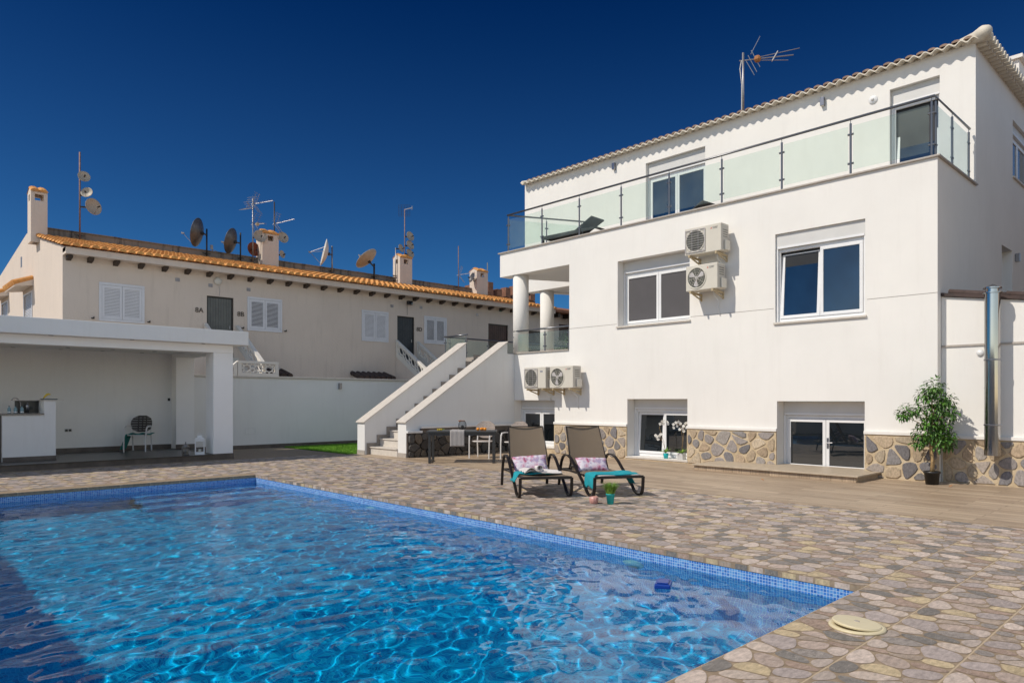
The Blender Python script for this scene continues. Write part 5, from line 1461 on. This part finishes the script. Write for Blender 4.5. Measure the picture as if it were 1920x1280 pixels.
for k, (y0, y1, z0, z1) in enumerate(gh[:2]):
    g = MB(); g.box(NX0 - .03, y0 - .05, z0, NX0 - .002, y0 + .03, z1); g.box(NX0 - .03, y1 - .03, z0, NX0 - .002, y1 + .05, z1); g.box(NX0 - .03, y0 + .03, z1 - .06, NX0 - .002, y1 - .03, z1)
    wn = build('window', g, M['shutter'], nb)
    g = MB(); g.box(NX0 + .07, y0 + .01, z0 + .01, NX0 + .08, y1 - .01, z1 - .01)
    for q in range(26): g.bar((NX0 + .03, y0 + .03, z0 + (z1 - z0) * (q + .5) / 26), (NX0 + .03, y1 - .03, z0 + (z1 - z0) * (q + .5) / 26), .035, .03)
    build('shutter', g, M['shutter'], wn)
    g = MB(); g.prism([(NX0 - .003, z1 + .38), (NX0 - .003, z1 + .16), (NX0 - .55, z1 + .08), (NX0 - .55, z1 + .16)], 'y', y0 - .2, y1 + .35)
    cn = build('canopy', g, M['stucco'], nb)
    g = MB()
    for q in range(9):
        yy = y0 - .15 + q * (y1 - y0 + .4) / 8; g.tube([(NX0 - .60, yy, z1 + .20), (NX0 - .003, yy, z1 + .44)], [.10, .085], 8)
    build('canopy_tile', g, M['rooftile'], cn)
for k, (x0, x1, z0, z1, mt_) in enumerate(doors):
    g = MB(); f = .05
    g.box(x0 + .003, NY + .05, z0, x0 + f, NY + .12, z1 - .003); g.box(x1 - f, NY + .05, z0, x1 - .003, NY + .12, z1 - .003); g.box(x0 + f, NY + .05, z1 - f, x1 - f, NY + .12, z1 - .003)
    dr = build('door', g, M['darkmetal'], nb)
    g = MB(); n_ = 9; dw = (x1 - x0 - 2 * f) / n_
    for q in range(n_): g.box(x0 + f + q * dw + .004, NY + .07, z0 + .01, x0 + f + (q + 1) * dw - .004, NY + .085 + (.008 if q % 2 else 0), z1 - f - .002)
    g.box(x0 + f, NY + .10, z0 + .01, x1 - f, NY + .11, z1 - f - .002)
    build('slatted_leaf', g, M[mt_], dr)
    g = MB(); g.tube([(x1 - .12, NY + .05, z0 + 1.0), (x1 - .12, NY + .05, z0 + 1.12)], .012, 8); build('handle', g, M['steel'], dr)
M['number'] = simple('bronze_number', (.06, .045, .035), .5, .3)
for bd, x, z in (('8A', 8.79, 4.60), ('8B', 10.23, 4.58), ('8D', 18.08, 4.58)):
    text(bd, .24, (x, NY - .012, z), (PI / 2, 0, 0), M['number'], nb, name='house_number', extrude=.008)
for x, z in ((8.08, 5.57), (9.17, 5.50), (10.52, 5.50), (16.67, 5.47), (18.17, 5.55), (21.4, 5.5), (11.6, 2.75)):
    g = MB(); g.box(x - .07, NY - .012, z - .06, x + .07, NY - .002, z + .06)
    for q in range(4): g.box(x - .06, NY - .02, z - .05 + q * .028, x + .06, NY - .012, z - .037 + q * .028)
    build('air_brick', g, M['galv'], nb)
# roof canopies of the yard windows just above the garden wall
for a, b in ((14.75, 16.45), (11.0, 11.75)):
    g = MB(); g.prism([(24.3, 2.32), (24.98, 2.52), (24.98, 2.36), (24.3, 2.24)], 'x', a, b); cn = build('yard_canopy', g, M['stucco'], nb)
    g = MB(); n_ = int((b - a) / .25)
    for q in range(n_ + 1): g.tube([(a + q * .25, 24.22, 2.38), (a + q * .25, 24.98, 2.60)], [.105, .09], 10)
    build('canopy_tile', g, M['darktile'], cn)
# outside stairs with pierced balustrades
def balustrade(parent, p, q, h, pierced=True, mat='pvcwall'):
    """sloping or level parapet from p to q (bottom points), height h, with a pierced band"""
    p, q = Vector(p), Vector(q); d = q - p; L_ = math.hypot(d.x, d.y); hd = Vector((d.x, d.y, 0)).normalized(); sd = Vector((-hd.y, hd.x, 0)) * .05
    g = MB()
    def seg(s0, s1, z0, z1, th=1.0):
        a = p + d * (s0 / L_); b = p + d * (s1 / L_); o_ = sd * th
        vs = [a - o_ + Vector((0, 0, z0)), b - o_ + Vector((0, 0, z0)), b + o_ + Vector((0, 0, z0)), a + o_ + Vector((0, 0, z0)), a - o_ + Vector((0, 0, z1)), b - o_ + Vector((0, 0, z1)), b + o_ + Vector((0, 0, z1)), a + o_ + Vector((0, 0, z1))]
        g.add(vs, [(0, 3, 2, 1), (4, 5, 6, 7), (0, 1, 5, 4), (1, 2, 6, 5), (2, 3, 7, 6), (3, 0, 4, 7)])
    seg(0, L_, 0, h * .30); seg(0, L_, h * .86, h, 1.3); seg(0, .12, h * .30, h * .86); seg(L_ - .12, L_, h * .30, h * .86)
    u = h * .56; n_ = max(1, int((L_ - .24) / u)); u = (L_ - .24) / n_; g2 = MB()
    for k in range(n_):
        s0 = .12 + k * u
        def pt(a, b): return p + d * ((s0 + a * u) / L_) + Vector((0, 0, h * .30 + b * h * .56))
        ring = [pt(.5 + .34 * math.cos(t_), .5 + .34 * math.sin(t_)) for t_ in [j * PI / 8 for j in range(17)]]
        g2.tube(ring, .022, 6, caps=False)
        for (a, b, c_, e_) in ((0, 0, .27, .27), (1, 0, .73, .27), (0, 1, .27, .73), (1, 1, .73, .73), (.5, 0, .5, .2), (.5, 1, .5, .8), (0, .5, .18, .5), (1, .5, .82, .5)):
            g2.bar(pt(a, b), pt(c_, e_), .045, .04)
    o = build('balustrade', g, M['yard_white'], parent); build('pierced_block', g2, M['yard_white'], o)
    return o
M['yard_white'] = plaster('old_white_paint', (.70, .66, .60), amount=.1)
ns = thing('yard_stair', 'old outside stair with pierced balustrades descending from the blue-grey door', 'staircase', (17.4, 23.6, 0))
balustrade(ns, (16.9, 24.98, 3.35), (16.9, 21.7, 1.38), .70); balustrade(ns, (18.0, 24.98, 3.35), (18.0, 21.7, 1.38), .70)
g = MB()
for k in range(11): g.box(16.96, 24.98 - (k + 1) * .29, 0, 17.94, 24.975 - k * .29, 3.0 - k * .19)
build('step', g, M['trim'], ns)
g = MB(); g.prism([(24.98, 3.35), (21.7, 1.38), (21.7, 0), (24.98, 0)], 'x', 16.86, 16.94); g.prism([(24.98, 3.35), (21.7, 1.38), (21.7, 0), (24.98, 0)], 'x', 17.96, 18.04); build('side_wall', g, M['stucco'], ns)
ns = thing('yard_stair', 'old outside stair with a level pierced balustrade landing beside the pavilion roof', 'staircase', (9.6, 23.2, 0))
balustrade(ns, (10.12, 24.98, 3.45), (10.12, 22.75, 2.0), .72); balustrade(ns, (9.0, 24.98, 3.45), (9.0, 22.75, 2.0), .72)
balustrade(ns, (9.12, 22.55, 2.22), (10.5, 22.55, 2.22), .56); balustrade(ns, (8.6, 22.55, 1.75), (9.1, 22.55, 2.2), .56)
g = MB(); g.box(9.1, 22.6, 0, 10.5, 23.2, 2.1); g.box(9.05, 22.5, 0, 10.52, 22.6, 2.22)
for k in range(8): g.box(9.06, 24.98 - (k + 1) * .25, 0, 10.06, 24.975 - k * .25, 3.0 - k * .12)
build('step', g, M['yard_white'], ns)
# lamps on the terrace wall
t = thing('bulkhead_lamp', 'round white bulkhead lamp above the grey door marked 8A', 'wall lamp', (9.42, NY, 5.68))
g = MB(); g.lathe([(0, .10), (.08, .09), (.13, .05), (.145, .0)], (9.42, NY - .001, 5.68), 24, Matrix.Rotation(PI / 2, 3, 'X')); build('globe', g, M['lampface'], t, smooth=True)
g = MB(); g.tube([(9.46, NY - .01, 5.5), (9.49, NY - .012, 5.35), (9.47, NY - .012, 5.16)], .006, 5); build('cable', g, M['galv'], t)
t = thing('flood_lamp', 'small black floodlight under the eaves above the blue-grey door', 'floodlight', (17.45, NY, 5.68))
g = MB(); g.box(17.33, NY - .28, 5.58, 17.55, NY - .12, 5.74); build('housing', g, M['black'], t, bevel=.01)
g = MB(); g.bar((17.44, NY - .13, 5.68), (17.44, NY - .003, 5.70), .04); g.tube([(17.44, NY - .01, 5.6), (17.44, NY - .012, 5.15)], .006, 5); build('arm', g, M['black'], t)
g = MB(); g.box(17.35, NY - .285, 5.60, 17.53, NY - .281, 5.72); build('lens', g, M['pane_dark'], t)

# ------------------------------------------------------------------ masts, dishes and aerials on the terrace roof
YA = 28.8
def cam_dir(a, b, c):                                  # a to the right, b towards the camera, c up
    v = CR * a - CF * b + Vector((0, 0, c)); return v.normalized()
def dish(label, loc, rad, facing, mat, mount, arm=.5, arms=1, group='satellite dishes on the terrace roof', back=None):
    t = thing('satellite_dish', label, 'satellite dish', loc, 0, group)
    ang = math.atan2(loc[1], loc[0]) - math.atan2(F_[1], F_[0]); facing = Matrix.Rotation(ang, 3, 'Z') @ facing
    q = facing.to_track_quat('Z', 'Y').to_matrix()
    prof = [(rad * k / 7, .32 * rad * (k / 7) ** 2) for k in range(8)]
    inner = [(r, z + .012) for r, z in prof]
    g = MB(); g.lathe(prof + inner[::-1], (0, 0, 0), 28, q); loc_part('reflector', g, mat, t, smooth=True)
    down = Vector((0, 0, -1)); dn = (down - facing * down.dot(facing)).normalized(); side = facing.cross(dn)
    focus = facing * rad * (1.25 if arm > .3 else .9) + dn * rad * .25
    g = MB(); ends = [dn * rad * .95 + facing * .3 * rad] if arms == 1 else [dn * rad * .9 + facing * .28 * rad, side * rad * .85 - dn * .3 * rad + facing * .28 * rad, -side * rad * .85 - dn * .3 * rad + facing * .28 * rad]
    for e_ in ends: g.tube([e_, focus], .010 if rad > .4 else .007, 6)
    fa = loc_part('feed_arm', g, M['galv'], t)
    g = MB(); g.tube([focus - facing * .05, focus + facing * .06], .035 if rad > .4 else .028, 8); loc_part('receiver', g, M['galv'] if rad > .4 else M['darkmetal'], fa)
    m_ = Vector(mount) - Vector(loc)
    g = MB(); g.tube([facing * -.005, facing * -.08], .06 * rad / .5, 8); g.bar(facing * -.07, m_, .05); loc_part('mount', g, M['darkmetal'], t)
    return t
def mast(label, x, zb, zt, mat, r=.022, stays=True, base=None, group='masts on the terrace roof'):
    t = thing('antenna_mast', label, 'mast', (x, YA, zb), 0, group)
    g = MB(); g.tube([(0, 0, 0), (0, 0, zt - zb)], r, 8); loc_part('pole', g, mat, t, smooth=True)
    if stays:
        for dz in (.05, .28):
            g = MB(); g.bar((-.16, .02, dz), (.16, .02, dz), .03); g.bar((0, 0, dz), (0, .2, dz), .03); loc_part('bracket', g, M['darkmetal'], t)
    return t
mast('tall thin rust-red mast near the left chimney carrying three small dishes', 6.0, 7.1, 10.35, M['rust'], .028)
dish('small round cream dish, topmost on the rust-red mast', (6.10, YA - .1, 9.45), .20, cam_dir(.15, .95, .25), M['dish'], (6.0, YA, 9.45), .2)
dish('small pale dish in the middle of the rust-red mast', (6.22, YA - .1, 8.90), .20, cam_dir(-.35, .8, .3), M['dish'], (6.0, YA, 8.8), .2)
dish('stained cream dish with a long feed arm, lowest on the rust-red mast', (6.34, YA - .15, 8.42), .30, cam_dir(.5, .75, .1), M['dish'], (6.0, YA, 8.4))
dish('big grey dish seen from behind with a long feed arm to its left', (10.18, YA - .1, 8.12), .57, cam_dir(-.90, -.36, .20), M['dishgrey'], (10.42, YA, 8.1))
mast('short black pole behind the big grey dish with the long feed arm', 10.42, 7.1, 8.35, M['darkmetal'], .03)
dish('dark steel dish seen from behind left of the twin mast', (11.5, YA - .1, 7.98), .53, cam_dir(-.88, -.38, .26), M['dishgrey'], (11.78, YA, 7.98), .2)
mast('short black pole behind the dark steel dish', 11.78, 7.1, 8.42, M['darkmetal'], .03)
t = thing('small_antenna', 'tiny grey bracket antenna on the parapet between the two dark dishes', 'antenna', (10.75, 29.1, 7.52))
g = MB(); g.tube([(0, 0, 0), (0, 0, .22)], .02, 6); g.box(-.08, -.03, .10, .02, .03, .28); loc_part('head', g, M['galv'], t)
g = MB(); g.tube([(0, 0, .1), (.3, 0, .02)], .008, 5); loc_part('cable', g, M['galv'], t)
mast('pale mast left of the second chimney carrying tangled aerials', 12.3, 7.1, 9.95, M['galv'], .025)
mast('dark mast right of the second chimney carrying a long comb aerial', 13.24, 7.1, 9.98, M['darkmetal'], .025)
dish('small cream dish left of the second chimney, above the rust-red one', (12.50, YA - .2, 8.33), .27, cam_dir(.3, .9, .2), M['dish'], (12.3, YA, 8.3), .2)
dish('rust-red dish half hidden behind the second chimney', (12.40, YA + .25, 7.85), .30, cam_dir(.5, .8, .1), M['dishred'], (12.3, YA, 7.85), .2)
dish('small cream dish right of the second chimney, higher of two', (13.52, YA - .15, 8.45), .25, cam_dir(.45, .85, .25), M['dish'], (13.24, YA, 8.45), .2)
dish('tiny cream dish low on the right side of the second chimney', (13.5, YA - .1, 7.75), .17, cam_dir(.7, .6, .2), M['dish'], (13.24, YA, 7.72), .2)
def yagi(label, loc, direction, L_, n_, w0, w1, mat='galv', refl=True, box=None, group='television aerials on the terrace roof'):
    """boom with cross elements and a bent reflector at its back"""
    t = thing('tv_aerial', label, 'television aerial', loc, 0, group)
    d = direction.normalized(); s = d.cross(Vector((0, 0, 1))).normalized(); u = s.cross(d)
    g = MB(); g.tube([-d * .12, d * L_], .011, 6); loc_part('boom', g, M[mat], t)
    g = MB()
    for k in range(n_):
        f = (k + .6) / n_; w_ = w0 + (w1 - w0) * f; c_ = d * L_ * f; g.tube([c_ - s * w_ / 2 + u * .02, c_ + s * w_ / 2 + u * .02], .006, 5)
    loc_part('director', g, M[mat], t)
    if refl:
        g = MB()
        for sg in (1, -1):
            for k in range(5):
                q = .07 + k * .085; c_ = -d * .02 + u * sg * q + d * q * .55; g.tube([c_ - s * .24, c_ + s * .24], .006, 5)
            for e_ in (-.12, .12): g.tube([s * e_, s * e_ + u * sg * .42 + d * .42 * .55], .006, 5)
        loc_part('reflector', g, M[mat], t)
    if box:
        g = MB(); c_ = d * .18; g.box(c_.x - .06, c_.y - .06, c_.z - .06, c_.x + .06, c_.y + .06, c_.z + .06); loc_part('dipole_box', g, M[box], t, bevel=.015)
    return t
yagi('long comb aerial between the two mast tops', (12.35, YA, 9.72), cam_dir(1, .15, .12), .85, 9, .34, .26)
yagi('aerial with a small orange box halfway up the pale mast', (12.35, YA, 8.86), cam_dir(1, .4, -.02), .55, 6, .36, .3, box='bracket')
yagi('wide aerial pointing right from the dark mast', (13.28, YA, 9.05), cam_dir(1, .25, .16), .92, 8, .3, .24)
yagi('small crossed aerial on the top left of the pale mast', (12.2, YA, 9.55), cam_dir(-.2, .6, .5), .3, 3, .4, .4)
dish('large white dish seen edge-on with a three-legged feed to its left', (15.72, YA - .1, 8.10), .62, cam_dir(-.965, .10, .22), M['lampface'], (15.98, YA, 8.1), .6, 3)
mast('pale pole carrying the large white edge-on dish', 15.98, 7.1, 8.5, M['galv'], .035)
dish('large cream dish tilted up towards the left', (17.85, YA - .1, 8.05), .60, cam_dir(-.62, -.28, .72), M['dish'], (18.2, YA, 7.85), .2, 3)
mast('short black pole under the tilted cream dish', 18.2, 7.1, 8.0, M['darkmetal'], .045)
mast('thin mast behind the third chimney with a square grid aerial on top', 19.95, 7.3, 10.92, M['rust'], .024)
t = thing('grid_aerial', 'square wire grid aerial at the top of the thin mast over the third chimney', 'television aerial', (19.95, YA, 10.85), 0, 'television aerials on the terrace roof')
g = MB()
for k in range(9): g.tube([CR * -.3 + Vector((0, 0, -.28 + k * .07)), CR * .26 + Vector((0, 0, -.28 + k * .07))], .005, 5)
for k in range(5): g.tube([CR * (-.3 + k * .14) + Vector((0, 0, -.28)), CR * (-.3 + k * .14) + Vector((0, 0, .28))], .005, 5)
loc_part('grid', g, M['darkmetal'], t)
g = MB(); g.bar((0, 0, .05), tuple(CR * .42 - CF * .25 + Vector((0, 0, .08))), .03); g.bar(tuple(CR * .40 - CF * .25 + Vector((0, 0, -.02))), tuple(CR * .40 - CF * .25 + Vector((0, 0, .16))), .03); loc_part('boom', g, M['galv'], t)
for z, lb in ((9.58, 'small grey dish, topmost of the three over the third chimney'), (9.14, 'small grey dish, middle of the three over the third chimney'), (8.72, 'small grey dish, lowest of the three over the third chimney')):
    dish(lb, (20.15, YA - .1, z), .24, cam_dir(.65, .65, .2 + (9.58 - z) * .2), M['dish'], (19.95, YA, z), .2)
mast('short pole at the left side of the third chimney', 19.42, 7.3, 8.95, M['galv'], .022)
dish('tiny grey dish on the short pole at the left of the third chimney', (19.62, YA - .08, 8.92), .20, cam_dir(.72, .5, .2), M['dish'], (19.42, YA, 8.9), .2)
mast('bare thin mast between the third and fourth chimneys', 23.36, 7.2, 9.62, M['rust'], .022)
yagi('horizontal aerial reaching from the bare mast to the fourth chimney', (23.4, YA, 8.1), cam_dir(1, .2, .12), .9, 8, .32, .3)
dish('small dark dish on the left side of the fourth chimney', (24.2, YA - .2, 8.0), .27, cam_dir(-.82, .45, .3), M['dishgrey'], (24.4, YA, 7.9), .3)
# aerial on the villa roof
t = thing('tv_aerial', 'silver television aerial with an orange box on a pole above the villa roof', 'television aerial', (17.2, 9.28, 9.06))
g = MB(); g.tube([(0, 0, -.1), (0, 0, 1.62)], .03, 10); loc_part('pole', g, M['galv'], t, smooth=True)
g = MB(); g.tube([(-.03, .03, 1.42), (-.06, .06, 1.2), (-.02, .03, .8), (-.02, .03, .0)], .012, 6); loc_part('cable', g, M['lampface'], t)
dd = cam_dir(1, .25, .0); ss = dd.cross(Vector((0, 0, 1))).normalized(); o_ = Vector((0, 0, 1.42))
g = MB(); g.tube([o_ - dd * .1, o_ + dd * 1.25], .016, 6); g.tube([o_ + dd * .3 + Vector((0, 0, .03)), o_ + dd * 1.40 + Vector((0, 0, .16))], .010, 6); g.tube([o_ + dd * .3 - Vector((0, 0, .03)), o_ + dd * 1.12 - Vector((0, 0, .12))], .010, 6); loc_part('boom', g, M['galv'], t)
g = MB(); c_ = o_ + dd * .36; g.ball(tuple(c_), .095, 10, (1, 1, 1)); loc_part('dipole_box', g, M['wood'], t)
g = MB()
for k, (q, ln) in enumerate(((.06, .42), (.12, .46), (.2, .46))):
    a_ = o_ + dd * q + Vector((0, 0, .12 * k)); g.bar(a_, a_ + dd * .22 - Vector((0, 0, ln)), .035, .012)
g.bar(o_ + dd * .19 + Vector((0, 0, .14)), o_ + dd * .42 + Vector((0, 0, .58)), .05, .012); loc_part('reflector', g, M['galv'], t)
g = MB(); g.bar(o_ + dd * .72 - Vector((0, 0, .1)), o_ + dd * .86 + Vector((0, 0, .14)), .07, .02); loc_part('director_plate', g, M['lampface'], t)

# ------------------------------------------------------------------ things far behind
t = thing('distant_house', 'far cream house with brown tiled roof seen between the porch columns', 'house', (33, 30, 0))
g = MB(); g.box(28.5, 27.0, 0, 44, 27.4, 6.35); g.box(30.5, 26.0, 0, 30.9, 26.998, 6.2); build('wall', g, M['stucco'], t)
g = MB(); g.prism([(26.3, 6.36), (27.4, 6.36), (31, 7.3), (31, 7.5), (26.3, 6.5)], 'x', 27.6, 45); rf = build('roof', g, M['redtile'], t)
g = MB(); g.prism([(25.2, 6.21), (26.28, 6.21), (26.28, 6.35)], 'x', 30, 45); build('porch_roof', g, M['redtile'], rf)
for x in (29.2, 32.0):
    g = MB(); g.box(x, 26.97, 4.9, x + .9, 26.998, 5.8); build('window', g, M['doorbrown'], t)
for k in range(14):
    g = MB(); g.box(28.6 + k * .9, 26.5, 6.12, 28.78 + k * .9, 26.99, 6.34); build('beam_end', g, M['brown'], t)
t = thing('brick_tower_house', 'far red-brown rooftop with small turrets behind the fourth chimney', 'house', (42, 48, 0))
g = MB(); g.box(38, 45.5, 0, 46, 52, 10.6); build('wall', g, M['redbrick'], t)
for k in range(8):
    g = MB(); g.box(38 + k * 1.03, 45.3, 10.605, 38.55 + k * 1.03, 46.0, 11.2 + (k % 3) * .25); build('turret', g, M['redbrick'], t)
g = MB(); g.tube([(40.2, 45.6, 10.6), (40.2, 45.6, 13.4)], .05, 6); build('pole', g, M['galv'], t)
t = thing('street_lamp', 'street lamp with a flat head seen through the porch', 'street lamp', (30, 31.5, 0))
g = MB(); g.tube([(30, 31.5, 0), (30, 31.5, 8.0)], .07, 10); build('pole', g, M['galv'], t, smooth=True)
e_ = Vector((30, 31.5, 8.0)) + CR * 1.0; g = MB(); g.bar((30, 31.5, 8.0), tuple(e_ + Vector((0, 0, .05))), .35, .10); build('lamp_head', g, M['darkmetal'], t, bevel=.03)
t = thing('green_tree', 'small bushy green tree beyond the porch railing', 'tree', (25.6, 23.2, 0))
g = MB(); g.tube([(0, 0, 0), (.1, 0, 1.5), (0, .1, 3.2)], [.12, .09, .04], 8)
for k in range(7): g.tube([(0, 0, 1.6 + k * .2), (math.cos(k * 2.1) * .6, math.sin(k * 2.1) * .6, 2.6 + k * .25)], [.04, .015], 6)
loc_part('trunk', g, M['bark'], t)
g = MB()
for i in range(5200):
    v = Vector((rnd.gauss(0, 1), rnd.gauss(0, 1), rnd.gauss(0, 1))).normalized(); c_ = rnd.choice([(0, 0, 3.4), (.5, .2, 3.0), (-.5, 0, 3.1), (0, .5, 2.6), (.1, -.5, 2.7), (0, 0, 4.0)])
    leaf(g, Vector(c_) + v * .75 * rnd.random() ** .45, v + Vector((0, 0, -.3)), rnd.uniform(.07, .13), .03)
loc_part('crown', g, M['treeleaf'], t)

for x, y, lb in ((12.35, 6.25, 'dry brown leaf lying on the wood-look floor before the door step'), (9.05, 5.05, 'dry brown leaf lying on the pebble tiles right of the loungers'), (13.75, 3.6, 'dry brown leaf lying on the floor beside the ficus pot')):
    g = MB(); leaf(g, Vector((0, 0, .012)), Vector((rnd.uniform(-1, 1), rnd.uniform(-1, 1), .1)), .09, .022, droop=-.1); g.tube([(0, 0, .010), (-.02, -.01, .006)], .002, 4)
    o = build('dry_leaf', g, M['wood'], None); o.location = (x, y, .004); tag(o, lb, 'leaf', 'dry leaves on the terrace')
